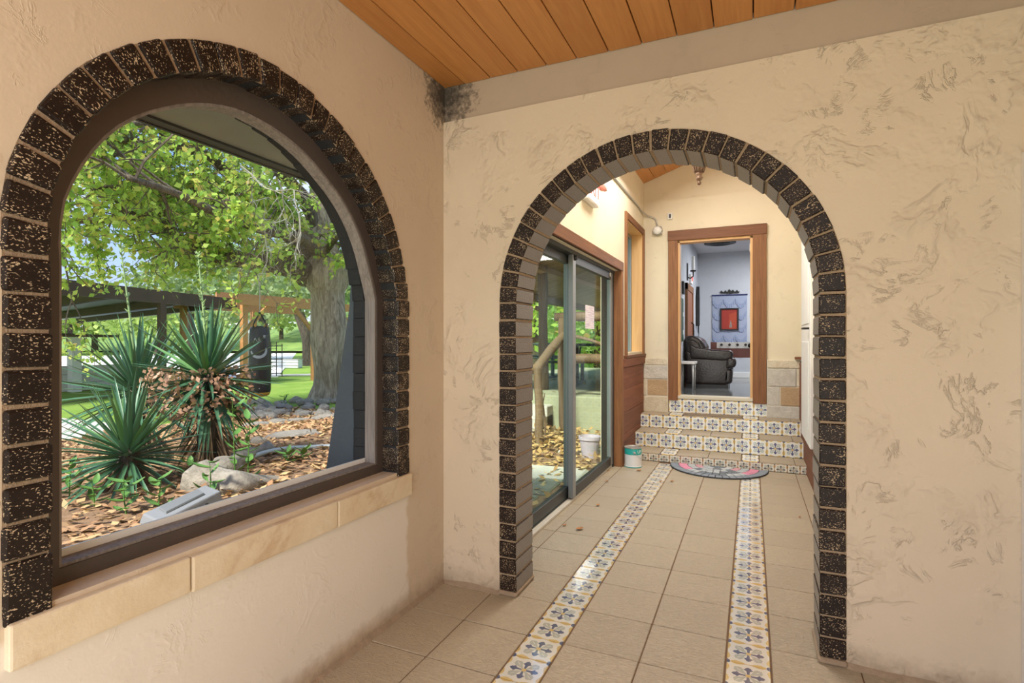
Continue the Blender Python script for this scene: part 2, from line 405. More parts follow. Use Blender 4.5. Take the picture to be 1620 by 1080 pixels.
# ================================================================== STRUCTURE: ground outdoors
def gz(x, y):
    k = min(1, max(0, (-x - 4.2) / 2.6)); k = k * k * (3 - 2 * k)
    return .20 * (1 - k) + .05 * k + .012 * noise.noise((x * .9, y * .9, 0)) * (1 if x > -7 else .3)
def lawn_mat():
    t = NT('lawn_grass'); v = t.coord()
    f = t.noise(v, 1.1, 5, .65); g = t.noise(v, 60, 3, .7)
    col = t.mix(t.ramp(f, [(.3, 0.), (.7, 1.)]), (.20, .36, .055), (.36, .50, .12))
    col = t.mix(t.ma('MULTIPLY', t.ramp(g, [(.4, 0.), (.7, 1.)]), .5), col, (.12, .24, .04))
    return t.out(col, .95, t.bump(g, .8, .03), Specular_IOR_Level=.1)
M_LAWN = lawn_mat()
M_SOIL = stone('leafy_brown_soil', (.26, .16, .09), (.34, .21, .12), (.18, .115, .065), 10, 1., .8)
b = MB()
# lawn and far field as one continuous ground
xs = [2.5, -1.2, -3, -5, -7, -9, -12, -16, -22, -30, -45, -70, -110]; ys = [-60, -30, -12, -5, 0, 4, 8, 12, 17, 24, 34, 50, 80, 120]
for j, y in enumerate(ys):
    for i, x in enumerate(xs):
        far = max(0, (sqrt(x * x + y * y) - 62)); b.v.append((x, y, -.06 + (.1 if x < -6 else .0) + far * .012))
nx = len(xs)
for j in range(len(ys) - 1):
    for i in range(nx - 1):
        b.f.append((j * nx + i, j * nx + i + 1, (j + 1) * nx + i + 1, (j + 1) * nx + i)); b.mi.append(0)
struct(b.build('ground', M_LAWN, smooth=True))
# planting bed outside the window
b = MB(); nxx, nyy = 30, 34
for j in range(nyy + 1):
    for i in range(nxx + 1):
        y = -2.0 + 9.3 * j / nyy; xr = -1.705 - max(0, y - 1.6) * .62; x = xr + (-7.92 - xr) * i / nxx
        edge = .0
        y2 = y if j < nyy else y + .2 * sin(x * 2)
        x2 = x if i < nxx else x + .35 * sin(y * 1.3)
        z = gz(x2, y2)
        if j == nyy or i == nxx or j == 0 or (i == 0 and y > 2): z = -.08
        b.v.append((x2, y2, z))
for j in range(nyy):
    for i in range(nxx):
        a = j * (nxx + 1) + i; b.f.append((a, a + 1, a + nxx + 2, a + nxx + 1)); b.mi.append(0)
struct(b.build('ground_planting_bed', M_SOIL, smooth=True))
b = MB(); b.box(-14.5, -7.6, -3, 4.75, -.1, .062); struct(b.build('ground_pavement', M_CONC))
b = MB()
p = [atz(60, 606, .05), atz(440, 596, .05), at(470, 552, 60), at(40, 552, 60)]
b.prism([(q.x, q.y) for q in p], [], lambda u, v, d: (u, v, d), -.1, .075); struct(b.build('ground_driveway', plain('bright_concrete_drive', (.74, .74, .72), .9, .06, 1)))

# ================================================================== STRUCTURE: floor
GX = [-1.490, -1.182, -.874, -.710, -.402, -.094, .070, .378, .686, .994]
T, Y0 = .308, 2.113
b = MB(); b.box(-1.47, .90, -1.3, 2.5, -.05, -.004); b.box(-1.33, .50, 2.5, 5.75, -.05, -.004)
floor = struct(b.build('floor', M_GROUT))
cache = {}
def tile_mesh(key, w, d, h, mat, bev=.003, uv=None):
    if key in cache: return cache[key]
    me = MB().box(-w / 2, w / 2, -d / 2, d / 2, -h, 0).mesh(key, mat, bevel=bev)
    if uv:                                                         # uv over the tile face, offset/size in tile units
        l = me.uv_layers.new(name='UVMap')
        for lp in me.loops:
            c = me.vertices[lp.vertex_index].co
            l.data[lp.index].uv = (uv[0] + (c.x / w + .5) * uv[2], uv[1] + (c.y / d + .5) * uv[3])
    cache[key] = me; return me
def lay(name, parent, mat, x0, x1, y0, y1, key, uv=None, g=.0025, z=0.):
    w, d = x1 - x0 - 2 * g, y1 - y0 - 2 * g
    k = '%s_%d_%d' % (key, round(w * 1000), round(d * 1000))
    me = tile_mesh(k, w, d, .012, mat, .0022, uv)
    return link(name, me, parent, Matrix.Translation(((x0 + x1) / 2, (y0 + y1) / 2, z + uni(-.0006, .0006))) @ Matrix.Rotation(uni(-.003, .003), 4, 'Z'))
for k in range(-10, 12):
    ya, yb = Y0 + k * T, min(Y0 + (k + 1) * T, 5.715)
    if yb - ya < .03: continue
    for i in (0, 1, 3, 4, 6, 7, 8):
        xa, xb = GX[i], GX[i + 1]
        if ya > 2.3:
            xa, xb = max(xa, -1.30), min(xb, .49)
        else: xa, xb = max(xa, -1.462), min(xb, .86)
        if xb - xa < .04: continue
        lay('floor_tile', floor, M_TILE, xa, xb, ya, yb, 'floor_tile')
    for i in (2, 5):
        for q in (0, 1):
            y1 = ya + q * T / 2; y2 = min(y1 + T / 2, 5.715)
            if y2 - y1 < .1: continue
            lay('painted_tile', floor, M_DECO, GX[i] + .003, GX[i + 1] - .003, y1, y2, 'painted_tile', (0, 0, 1, 1), .0015)

# ================================================================== STRUCTURE: left wall with arched window
YC, ZC = 1.34, 1.44
RT = [(0, .748), (12, .722), (30, .716), (57, .706), (81, .727), (98, .744), (125, .746), (141, .755), (165, .754), (180, .738)]
def rw(deg):
    for (a, r), (a2, r2) in zip(RT, RT[1:]):
        if a <= deg <= a2: return r + (r2 - r) * (deg - a) / (a2 - a)
    return RT[-1][1]
def wprof(off, zb, n=36, offR=None, offT=None):
    # (y,z) outline of the window arch from bottom right over the arch to bottom left, inset by off
    fo = lambda d: off if offR is None else (offR + (offT - offR) * min(1, d / 90) if d <= 90 else offT + (off - offT) * (d - 90) / 90)
    pts = [(YC + rw(0) - fo(0), zb), (YC + rw(0) - fo(0), ZC - .4)]
    for i in range(n + 1):
        d = 180 * i / n; r = rw(d) - fo(d); pts.append((YC + r * cos(radians(d)), ZC + r * sin(radians(d))))
    pts += [(YC - rw(180) + fo(180), ZC - .4), (YC - rw(180) + fo(180), zb)]
    return pts
fx = lambda u, v, d: (d, u, v)
fy = lambda u, v, d: (u, d, v)
hole = wprof(0, .655)
b = MB(); b.prism([(-1.3, 0), (2.63, 0), (2.63, 2.72), (-1.3, 2.72)], [hole], fx, -1.465, -1.62)
wall_left = struct(b.build('wall_left', M_WALLL))
b = MB(); b.prism([(-1.3, -.1), (2.63, -.1), (2.63, 2.72), (-1.3, 2.72)], [wprof(.075, .56)], fx, -1.62, -1.672)
b.build('exterior_plaster', M_EXT, wall_left)
b = MB(); b.box(-1.62, -1.58, .60, 2.10, .50, .66); b.build('mortar_bed', M_MORT, wall_left)
# mortar behind the window bricks
b = MB(); b.ring(wprof(-.002, .655), wprof(.084, .655), fx, -1.4655, -1.618); b.build('mortar', M_MORT, wall_left)
b = MB(); b.ring(wprof(.070, .655), wprof(.0855, .655), fx, -1.469, -1.6185); b.build('painted_mortar', M_BLK, wall_left)
# brick templates: local x tangential, y depth, z radial (outwards)
def brick_mesh(name, wi, wo, rad, dep, mat, bev=.004, seg=1, reveal=False):
    b = MB(); vs = [(-wi / 2, 0, 0), (wi / 2, 0, 0), (-wo / 2, 0, rad), (wo / 2, 0, rad), (-wi / 2, dep, 0), (wi / 2, dep, 0), (-wo / 2, dep, rad), (wo / 2, dep, rad)]
    b.add(vs, [(0, 1, 3, 2), (4, 6, 7, 5), (0, 4, 5, 1), (2, 3, 7, 6), (0, 2, 6, 4), (1, 5, 7, 3)])
    me = b.mesh(name, [mat, M_REVEAL], bevel=bev, seg=seg, fix=True)
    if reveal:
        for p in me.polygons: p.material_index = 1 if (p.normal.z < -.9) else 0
    return me
def place(parent, me, org, tang, dep, rad, jit=.0025, name='brick'):
    t, d, r = Vector(tang), Vector(dep), Vector(rad)
    m = Matrix(((t.x, d.x, r.x, org[0]), (t.y, d.y, r.y, org[1]), (t.z, d.z, r.z, org[2]), (0, 0, 0, 1)))
    j = Matrix.Translation((uni(-jit, jit) * .6, uni(-jit, jit), uni(-jit, jit))) @ Euler((uni(-.006, .006), uni(-.02, .02), uni(-.006, .006))).to_matrix().to_4x4()
    return link(name, me, parent, m @ j)
BP = .0835
wj = brick_mesh('window_brick', .075, .075, .088, .15, M_BRICKW, .007, 2)
wa = brick_mesh('window_arch_brick', .064, .0742, .088, .15, M_BRICKW, .007, 2)
NBR = 28
for i in range(NBR):
    a = 180 * (i + .5) / NBR; r = rw(a) - .088; ar = radians(a)
    place(wall_left, wa, (-1.456, YC + r * cos(ar), ZC + r * sin(ar)), (0, -sin(ar), cos(ar)), (-1, 0, 0), (0, cos(ar), sin(ar)))
for sd, r in ((1, rw(0)), (-1, rw(180))):
    for i in range(10):
        z = ZC - BP * (i + .5)
        if z < .66: z = .672
        place(wall_left, wj, (-1.456, YC + sd * (r - .088), z), (0, 0, 1), (-1, 0, 0), (0, sd, 0))
# outer black reveal bricks
ob = brick_mesh('outer_black_brick', .0825, .092, .09, .066, M_BLK, .002)
for i in range(26):
    a = 180 * (i + .5) / 26; ar = radians(a); r = rw(a) - .133
    place(wall_left, ob, (-1.612, YC + r * cos(ar), ZC + r * sin(ar)), (0, -sin(ar), cos(ar)), (-1, 0, 0), (0, cos(ar), sin(ar)), .0015)
for sd, r in ((1, rw(0)), (-1, rw(180))):
    for i in range(10):
        place(wall_left, ob, (-1.612, YC + sd * (r - .131), ZC - .084 * (i + .5)), (0, 0, 1), (-1, 0, 0), (0, sd, 0), .0015)
# travertine sill slabs
for ya, yb, zz in ((.606, 1.012, .003), (1.016, 1.60, 0), (1.604, 2.094, -.002)):
    b = MB(); b.box(-1.60, -1.443, ya, yb, .538 + zz, .640 + zz); b.build('sill_slab', M_TRAV, wall_left, bevel=.006, seg=2)
# grout bead along the floor
def bead(path, nx_, parent=None, name='baseboard_left'):
    b = MB(); k = 0; pts = []
    n = 40
    for i in range(n + 1):
        t = i / n; p = Vector(path[0]).lerp(Vector(path[1]), t); w = .018 + .008 * noise.noise((p.x * 6, p.y * 6, 3)); h = .022 + .014 * noise.noise((p.x * 5, p.y * 5, 9))
        for ox, oz in ((-.01, h), (w * .35, h * .6), (w, -.002)): b.v.append((p.x + nx_[0] * ox, p.y + nx_[1] * ox, oz))
    for i in range(n):
        for j in (0, 1): a = i * 3 + j; b.f.append((a, a + 1, a + 4, a + 3)); b.mi.append(0)
    return b.build(name, M_BEAD, parent, smooth=True)
struct(bead(((-1.465, -1.2, 0), (-1.465, 2.41, 0)), (1, 0)))
struct(bead(((-1.47, 2.404, 0), (-1.135, 2.404, 0)), (0, -1), None, 'baseboard_back'))
struct(bead(((.33, 2.404, 0), (.86, 2.404, 0)), (0, -1), None, 'baseboard_back_right'))

# window joinery
win = struct(link('window_1', None)); win.empty_display_size = .05
Bo = wprof(.082, .635); Fi = wprof(.142, .695, offR=.128, offT=.160)
nB = len(Bo)
b = MB(); b.ring(Bo[:2], Fi[:2], fx, -1.543, -1.592); b.build('frame_jamb', M_FRAME, win)
b = MB(); b.ring(Bo[1:-1], Fi[1:-1], fx, -1.543, -1.592); b.build('frame_head', M_FRAME, win)
b = MB(); b.ring(Bo[-2:], Fi[-2:], fx, -1.543, -1.592); b.build('frame_jamb', M_FRAME, win)
b = MB(); b.ring([Bo[0], Bo[-1]], [Fi[0], Fi[-1]], fx, -1.543, -1.592); b.build('frame_rail', M_FRAME, win)
def shrink(P, k):
    c = (YC, 1.30); return [(c[0] + (y - c[0]) * (1 - k / .6), c[1] + (z - c[1]) * (1 - k / .65)) for y, z in P]
b = MB(); b.ring(shrink(Fi, -.001) , shrink(Fi, .008), fx, -1.549, -1.604, True); b.build('glazing_bead', M_GREYW, win)
b = MB(); b.prism([(-1.604, .60), (-1.672, .60), (-1.672, .702), (-1.604, .722)], [], fy, .705, 1.985); b.build('outer_sill', M_WHITE, win)
b = MB(); b.prism(shrink(Fi, .004), [], fx, -1.6045, -1.608); b.build('pane', M_GLASS, win)
# buttress, eave and soffit outside
b = MB(); b.prism([(-1.684, -.05), (-2.02, -.05), (-1.752, 1.42), (-1.70, 2.2), (-1.684, 2.2)], [], lambda u, v, d: (u, d, v), 2.02, 2.34)
tag(b.build('buttress', plain('blue_grey_stucco', srgb(84, 92, 98), .85, .1, 8, .3)), 'blue grey sloping buttress outside the arched window, at its right', 'buttress')
eave = tag(link('roof_eave', None), 'dark roof overhang with green grey soffit above the arched window', 'roof')
b = MB(); b.prism([(-1.68, 2.33), (-2.445, 2.226), (-2.445, 2.27), (-1.68, 2.38)], [], lambda u, v, d: (u, d, v), -2.5, 2.62); b.build('soffit', plain('grey_green_soffit', (.30, .32, .28), .8, .25, 3, .2), eave)
b = MB(); b.box(-2.462, -2.445, -2.5, 2.62, 2.216, 2.36); b.build('fascia', M_EXT, eave)
b = MB(); b.box(-2.4445, -2.385, -2.5, 2.62, 2.222, 2.25); b.build('soffit_shade_strip', M_EXT, eave)  # dark strip standing in for the shade along the soffit edge

# ================================================================== STRUCTURE: arch wall
XC, RO = -.405, .736
def dprof(off, zb=0, n=36):
    r = RO - off; return [(XC + r, zb), (XC + r, .8)] + [(XC + r * cos(pi * i / n), ZC + r * sin(pi * i / n)) for i in range(n + 1)] + [(XC - r, .8), (XC - r, zb)]
fy = lambda u, v, d: (u, d, v)
def notch(x0, x1, zt, off, ext=0):
    d = dprof(off); return [(x0, 0), (x0, zt), (x1, zt), (x1, 0)] + d
b = MB(); b.prism([(-1.62, 0), (-1.62, 3.6), (.95, 3.6), (.95, 0)] + dprof(0), [], fy, 2.416, 2.614)
wall_back = struct(b.build('wall_back', M_BAND))
b = MB(); b.prism([(-1.467, 0), (-1.467, 2.388), (-.9, 2.394), (-.2, 2.396), (.4, 2.402), (.862, 2.405), (.862, 0)] + dprof(-.002), [], fy, 2.404, 2.418)
b.build('trowelled_plaster', M_WALL, wall_back)
b = MB(); b.prism([(-1.40, 0), (-1.40, 3.5), (.6, 3.5), (.6, 0)] + dprof(-.002), [], fy, 2.612, 2.626); b.build('hall_side_plaster', M_HALL, wall_back)
b = MB(); b.ring(dprof(-.004), dprof(.086), fy, 2.4045, 2.616); b.build('mortar', M_MORT, wall_back)
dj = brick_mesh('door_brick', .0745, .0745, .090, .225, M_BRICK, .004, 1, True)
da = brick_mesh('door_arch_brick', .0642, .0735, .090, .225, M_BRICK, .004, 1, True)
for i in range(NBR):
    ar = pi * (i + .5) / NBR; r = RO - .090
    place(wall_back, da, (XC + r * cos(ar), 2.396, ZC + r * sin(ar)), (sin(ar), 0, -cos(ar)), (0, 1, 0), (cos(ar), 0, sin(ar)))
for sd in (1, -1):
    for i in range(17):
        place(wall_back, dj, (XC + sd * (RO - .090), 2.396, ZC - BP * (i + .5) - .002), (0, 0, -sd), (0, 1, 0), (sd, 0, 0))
    b = MB(); x = XC + sd * (RO - .09)
    b.box(min(x, x + sd * .09) - .006, max(x, x + sd * .09) + .006, 2.386, 2.632, 0, .024); b.build('base_mortar', M_BEAD, wall_back, bevel=.008)

# right wall and its white casing at the frame edge
b = MB(); b.box(.866, 1.0, -1.3, 2.62, 0, 2.72); struct(b.build('wall_right', M_WALLL))
b = MB(); b.box(.848, .872, 2.30, 2.404, 0, 1.9); struct(b.build('trim_1', M_WHITE, bevel=.003))

# ceiling of the room: single planks
b = MB(); b.box(-1.47, .90, -1.3, 2.42, 2.60, 2.70); ceil = struct(b.build('ceiling', plain('dark_gap', (.03, .017, .008), .9)))
plk = None
for i in range(17):
    x0 = -1.495 + .1503 * i; x1 = x0 + .1455
    x0c, x1c = max(x0, -1.463), min(x1, .865)
    if x1c - x0c < .02: continue
    cuts = [-1.28, 2.414]
    if i in (1, 4, 7, 11, 13): cuts = [-1.28, {1: 1.66, 4: .35, 7: .9, 11: -.2, 13: 1.2}[i], 2.414]
    for ya, yb in zip(cuts, cuts[1:]):
        b = MB(); b.box(x0c, x1c, ya + .001, yb - .001, 2.572, 2.598); o = b.build('ceiling_plank', M_CEIL, ceil, bevel=.0025)
        o.location.z = uni(-.002, .002)

# ================================================================== STRUCTURE: hall
# left hall wall with sliding door and tall window
b = MB(); b.prism([(2.62, 0), (2.74, 0), (2.74, 1.955), (5.335, 1.955), (5.335, 0), (6.75, 0), (6.75, 3.2), (2.62, 3.2)], [[(5.60, 1.13), (6.50, 1.13), (6.50, 2.53), (5.60, 2.53)]], fx, -1.20, -1.40)
wall_hl = struct(b.build('wall_hall_left', M_HALL))
b = MB(); b.prism([(2.62, 0), (6.75, 0), (6.75, 3.3), (2.62, 3.3)], [], fx, .495, .62); wall_hr = struct(b.build('wall_hall_right', M_HALL))
# end wall: door opening to the far room, upper part set back
b = MB(); b.prism([(-1.36, 0), (-1.36, 2.94), (.6, 2.94), (.6, 0), (.012, 0), (.012, 2.43), (-.80, 2.43), (-.80, 0)], [], fy, 6.60, 6.72)
wall_he = struct(b.build('wall_hall_end', M_HALL))
b = MB(); b.box(-1.36, .6, 6.625, 6.74, 2.94, 3.9); b.build('upper_plaster', M_HALL, wall_he)
# hall ceiling: sloping planks both ways
b = MB(); b.prism([(-1.5, 3.10), (-.355, 3.50), (.75, 3.10), (.75, 3.2), (-.355, 3.6), (-1.5, 3.2)], [], fy, 2.55, 6.75)
hceil = struct(b.build('ceiling_hall', plain('dark_gap_hall', (.05, .03, .012), .9)))
for sd in (-1, 1):
    ang = atan2(.40, 1.145)
    for i in range(7):
        s0 = .005 + i * .152
        M = Matrix.Translation((-.355, 0, 3.49)) @ Matrix.Rotation(sd * ang, 4, 'Y')
        x0, x1 = (s0, s0 + .148) if sd > 0 else (-s0 - .148, -s0)
        b = MB(); b.box(x0, x1, 2.63, 6.62, -.022, 0, M); b.build('ceiling_plank', M_CEIL, hceil)
# left trim: header over sliding door, jamb
b = MB(); b.box(-1.215, -1.178, 2.66, 5.40, 1.955, 2.045); struct(b.build('trim_2', M_TRIMY, bevel=.003))
b = MB(); b.box(-1.33, -1.178, 5.325, 5.395, 0, 1.953); struct(b.build('trim_3', M_TRIMZ, bevel=.003))
b = MB(); b.box(-1.33, -1.178, 2.70, 2.74, 0, 1.956); struct(b.build('trim_4', M_TRIMZ, bevel=.003))
b = MB(); b.box(-1.315, -1.272, 2.74, 5.336, 0, .022); struct(b.build('trim_5', plain('pale_threshold', (.60, .57, .50), .6, .1, 15), bevel=.003))
# tall window in the left hall wall
w2 = struct(link('window_2', None)); w2.empty_display_size = .05
for nm, y0, y1, z0, z1, m in (('casing', 5.535, 5.60, 1.09, 2.60, M_TRIMZ), ('casing', 6.50, 6.575, 1.09, 2.60, M_TRIMZ), ('casing', 5.60, 6.50, 2.53, 2.60, M_TRIMY)):
    b = MB(); b.box(-1.215, -1.178, y0, y1, z0, z1); b.build(nm, m, w2, bevel=.003)
b = MB(); b.box(-1.40, -1.165, 5.50, 6.59, 1.075, 1.105); b.build('sill', M_TRIMY, w2, bevel=.004)
for y0, y1, z0, z1 in ((6.485, 6.505, 1.10, 2.54), (5.595, 5.612, 1.10, 2.54), (5.60, 6.50, 2.52, 2.54)):
    b = MB(); b.box(-1.385, -1.195, y0, y1, z0, z1); b.build('lining', M_PALEWOOD, w2)
for y0, y1, z0, z1 in ((5.612, 5.65, 1.105, 2.52), (6.45, 6.487, 1.105, 2.52), (5.65, 6.45, 1.105, 1.14), (5.65, 6.45, 2.48, 2.52)):
    b = MB(); b.box(-1.36, -1.32, y0, y1, z0, z1); b.build('sash', M_ALU, w2)
b = MB(); b.box(-1.345, -1.339, 5.65, 6.45, 1.14, 2.48); b.build('pane', M_GLASS2, w2)
# wainscot boards below it
wz = [0, .235, .30, .52, .76, .985, 1.075]
for z0, z1 in zip(wz, wz[1:]):
    b = MB(); b.box(-1.215, -1.183 - (.006 if z1 < 1 else -.012), 5.40, 6.59, z0 + .002, z1 - .002); b.build('wainscot_board', M_WAINS, wall_hl, bevel=.003)
for z0, z1 in ((.0, .34), (.345, .68), (.685, 1.02)):
    b = MB(); b.box(.470, .50, 2.64, 6.58, z0, z1); b.build('wainscot_board', M_WAINS, wall_hr, bevel=.003)
# white door in the right hall wall
dr = struct(link('door_1', None)); dr.empty_display_size = .05
b = MB(); b.box(.44, .472, 5.04, 5.90, .36, 2.42); b.build('leaf', M_WHITE, dr, bevel=.004)
for z0, z1 in ((.5, 1.25), (1.4, 2.3)):
    b = MB(); b.box(.434, .442, 5.16, 5.78, z0, z1); b.build('panel', M_WHITE, dr, bevel=.006)
b = MB(); b.tube([(.44, 5.12, 1.36), (.40, 5.12, 1.36), (.395, 5.20, 1.36)], .009, 8); b.build('handle', M_BLACK, dr)
# far door casing in the end wall
d2 = struct(link('door_2', None)); d2.empty_display_size = .05
b = MB(); b.box(-.905, -.795, 6.565, 6.605, .555, 2.475); b.build('casing', M_TRIMZ, d2, bevel=.004)
b = MB(); b.box(.010, .150, 6.565, 6.605, .555, 2.475); b.build('casing', M_TRIMZ, d2, bevel=.004)
b = MB(); b.box(-.91, .155, 6.56, 6.606, 2.44, 2.56); b.build('head_casing', M_TRIMX, d2, bevel=.004)
b = MB(); b.box(-.80, -.775, 6.59, 6.73, .61, 2.43); b.build('lining', M_PALEWOOD, d2)
b = MB(); b.box(-.015, .012, 6.59, 6.73, .61, 2.43); b.build('lining', M_PALEWOOD, d2)
b = MB(); b.box(-.80, .012, 6.59, 6.73, 2.415, 2.44); b.build('lining', M_PALEWOOD, d2)
b = MB(); b.box(-.80, .02, 6.575, 6.75, .575, .612); b.build('threshold', plain('cream_threshold', (.66, .62, .50), .6, .08, 10), d2, bevel=.004)
for z in (.80, 1.52, 2.26):
    b = MB(); b.box(-.022, -.014, 6.60, 6.70, z, z + .09); b.build('hinge', M_STEEL, d2)
# stone blocks either side of the far door
def blocks(parent, lst):
    for x0, x1, z0, z1, m in lst:
        b = MB(); b.box(x0 + .004, x1 - .004, 6.545 + uni(0, .012), 6.61, z0 + .004, z1 - .004)
        b.build('stone_block', m, parent, bevel=.008, seg=2)
blocks(wall_he, [(-1.195, -.905, .405, .60, M_LIMEC), (-1.195, -1.15, .60, .80, M_LIMEC), (-1.15, -.905, .60, .80, M_LIMEO), (-1.195, -.905, .80, .965, M_LIME), (-1.195, -.905, .965, 1.055, M_LIMEC),
                 (.155, .488, .405, .545, M_LIME), (.155, .285, .545, .755, M_LIME), (.285, .488, .545, .755, M_LIMEO), (.155, .445, .755, .955, M_LIME), (.445, .488, .755, .955, M_LIMEC), (.155, .488, .955, 1.05, M_LIMEC)])
b = MB(); b.box(-1.195, -.905, 6.56, 6.605, .405, 1.05); b.box(.155, .488, 6.56, 6.605, .405, 1.05); b.build('stone_mortar', M_LIMEM, wall_he)

# ================================================================== STRUCTURE: tiled steps
steps = struct(MB().box(-1.19, .49, 5.735, 6.62, 0, .072).box(-1.19, .49, 6.055, 6.62, .07, .238).box(-1.19, .49, 6.365, 6.62, .23, .398).box(-.905, .155, 6.59, 6.66, .39, .575).build('floor_steps', M_GROUT))
RZ = [(5.735, 0., .078), (6.055, .085, .245), (6.365, .252, .402), (6.592, .412, .572)]
def riser(y, z0, z1, x0, x1, w, mat, key, off=0., hfull=None):
    x = x0 - off; k = 0
    while x < x1 - .012:
        xa, xb = max(x, x0), min(x + w, x1)
        if xb - xa > .012:
            u0, u1 = (xa - x) / w, (xb - x) / w; h = z1 - z0; hf = hfull or h
            kk = '%s_%d_%d' % (key, round((xb - xa) * 500), round(u0 * 20))
            me = tile_mesh(kk, xb - xa - .003, h - .003, .010, mat, .0016, (u0, 1 - h / hf, u1 - u0, h / hf))
            link('riser_tile', me, steps, Matrix.Translation(((xa + xb) / 2, y - .010, (z0 + z1) / 2)) @ Matrix.Rotation(pi / 2, 4, 'X') @ Matrix.Rotation(uni(-.004, .004), 4, 'Z'))
        x += w; k += 1
riser(*RZ[0], -1.19, .49, .1085, M_DECO3, 'riser1', .02, .105)
riser(*RZ[1], -1.19, .49, .1535, M_DECO2, 'riser2', .05)
riser(*RZ[2], -1.19, .49, .1535, M_DECO2, 'riser3', .05)
riser(*RZ[3], -.90, .155, .1535, M_DECO2, 'riser4', .0, .165)
for (ya, yb, z) in ((5.722, 6.045, .085), (6.042, 6.355, .252), (6.352, 6.585, .412)):
    for i in (0, 1, 3, 4, 6, 7):
        xa, xb = max(GX[i], -1.19), min(GX[i + 1], .488)
        if xb - xa > .03: lay('tread_tile', steps, M_TILE, xa, xb, ya, yb, 'tread', z=z)
    for i in (2, 5):
        y = ya
        while y < yb - .03:
            y2 = min(y + .154, yb); lay('painted_tile', steps, M_DECO2, GX[i] + .003, GX[i + 1] - .003, y, y2, 'ptread', (0, 0, 1, (y2 - y) / .154), .0015, z); y = y2
# ================================================================== STRUCTURE: far room
M_BLUEW = plaster('grey_blue_room_paint', (.56, .585, .63), (.54, .565, .61), .05, None, False, .3)
b = MB(); b.box(-1.05, -.90, 6.72, 10.55, .55, 3.0); wall_fl = struct(b.build('wall_far_left', M_BLUEW))
b = MB(); b.box(-1.05, 3.2, 10.42, 10.55, .55, 3.0); struct(b.build('wall_far_back', M_BLUEW))
b = MB(); b.box(3.1, 3.2, 6.72, 10.5, .55, 3.0); struct(b.build('wall_far_right', M_BLUEW))
b = MB(); b.box(.6, 3.2, 6.62, 6.72, .55, 3.0); b.box(-1.05, .6, 6.72, 6.74, 2.45, 3.0); b.box(.03, .6, 6.72, 6.74, .55, 2.5); struct(b.build('wall_far_front', M_BLUEW))
b = MB(); b.box(-1.05, 3.2, 6.72, 10.55, 2.86, 3.0); struct(b.build('ceiling_far', plain('grey_white_ceiling', (.62, .63, .65), .8, .04)))
b = MB(); b.box(-1.05, 3.2, 6.70, 10.55, .45, .60); struct(b.build('floor_far', plain('polished_grey_concrete', (.16, .17, .17), .12, .25, 2)))
b = MB(); b.box(-.90, 3.1, 10.39, 10.425, .60, .70); struct(b.build('baseboard_far', M_WHITE, bevel=.004))
# sliding door: two framed panels, track and top frame
sd_ = struct(link('door_3', None)); sd_.empty_display_size = .05
def pane_panel(y0, y1, x, nm):
    st = .075
    for nm2, a, c, z0, z1 in (('stile', y0, y0 + st, .03, 1.93), ('stile', y1 - st, y1, .03, 1.93), ('bottom_rail', y0 + st, y1 - st, .03, .115), ('top_rail', y0 + st, y1 - st, 1.86, 1.93)):
        b = MB(); b.box(x - .02, x + .02, a, c, z0, z1); b.build(nm2, M_ALU if nm2 == 'stile' else M_DARKALU, sd_, bevel=.003)
    b = MB(); b.box(x - .003, x + .003, y0 + st, y1 - st, .115, 1.86); b.build('pane', M_GLASS2, sd_)
pane_panel(2.76, 4.10, -1.335, 'a'); pane_panel(3.99, 5.29, -1.285, 'b')
b = MB(); b.box(-1.38, -1.255, 2.74, 5.336, 1.925, 1.957); b.build('top_track', M_DARKALU, sd_)
b = MB(); b.box(-1.375, -1.31, 2.74, 5.336, -.02, .03); b.build('bottom_track', M_DARKALU, sd_)
b = MB(); b.box(-1.38, -1.26, 5.288, 5.336, .0, 1.93); b.build('side_frame', M_DARKALU, sd_)
b = MB(); b.box(-1.305, -1.262, 5.17, 5.20, 1.885, 1.93); b.build('latch', M_WHITE, sd_, bevel=.004)
b = MB(); b.lathe([(.0, -.02), (.02, -.015), (.024, 0), (.018, .016), (0, .02)], 12); b.build('roller', M_BLACK, sd_, Matrix.Translation((-1.258, 4.03, 1.905)) @ Matrix.Rotation(pi / 2, 4, 'Y'))
t = NT('printed_sticker'); v = t.coord()
f = t.noise(t.mapv(v, (3, 3, 60)), 3, 2)
stk = t.out(t.mix(t.ramp(f, [(.5, 0.), (.56, .7)]), (.80, .76, .82), (.52, .44, .60)), .6)
b = MB(); b.box(-1.2815, -1.2805, 4.38, 4.66, 1.36, 1.56); tag(b.build('door_sticker', stk), 'white and lavender printed paper sticker on the sliding door glass', 'sticker')

# ================================================================== THINGS IN THE HALL
def text_mesh(name, txt, size, mat, depth=.0006):
    cu = bpy.data.curves.new(name, 'FONT'); cu.body = txt; cu.size = size; cu.extrude = depth; cu.align_x = 'CENTER'; cu.align_y = 'CENTER'
    o = bpy.data.objects.new(name, cu); COL.objects.link(o)
    dg = bpy.context.evaluated_depsgraph_get(); me = bpy.data.meshes.new_from_object(o.evaluated_get(dg))
    bpy.data.objects.remove(o, do_unlink=True); me.materials.clear(); me.materials.append(mat); return me
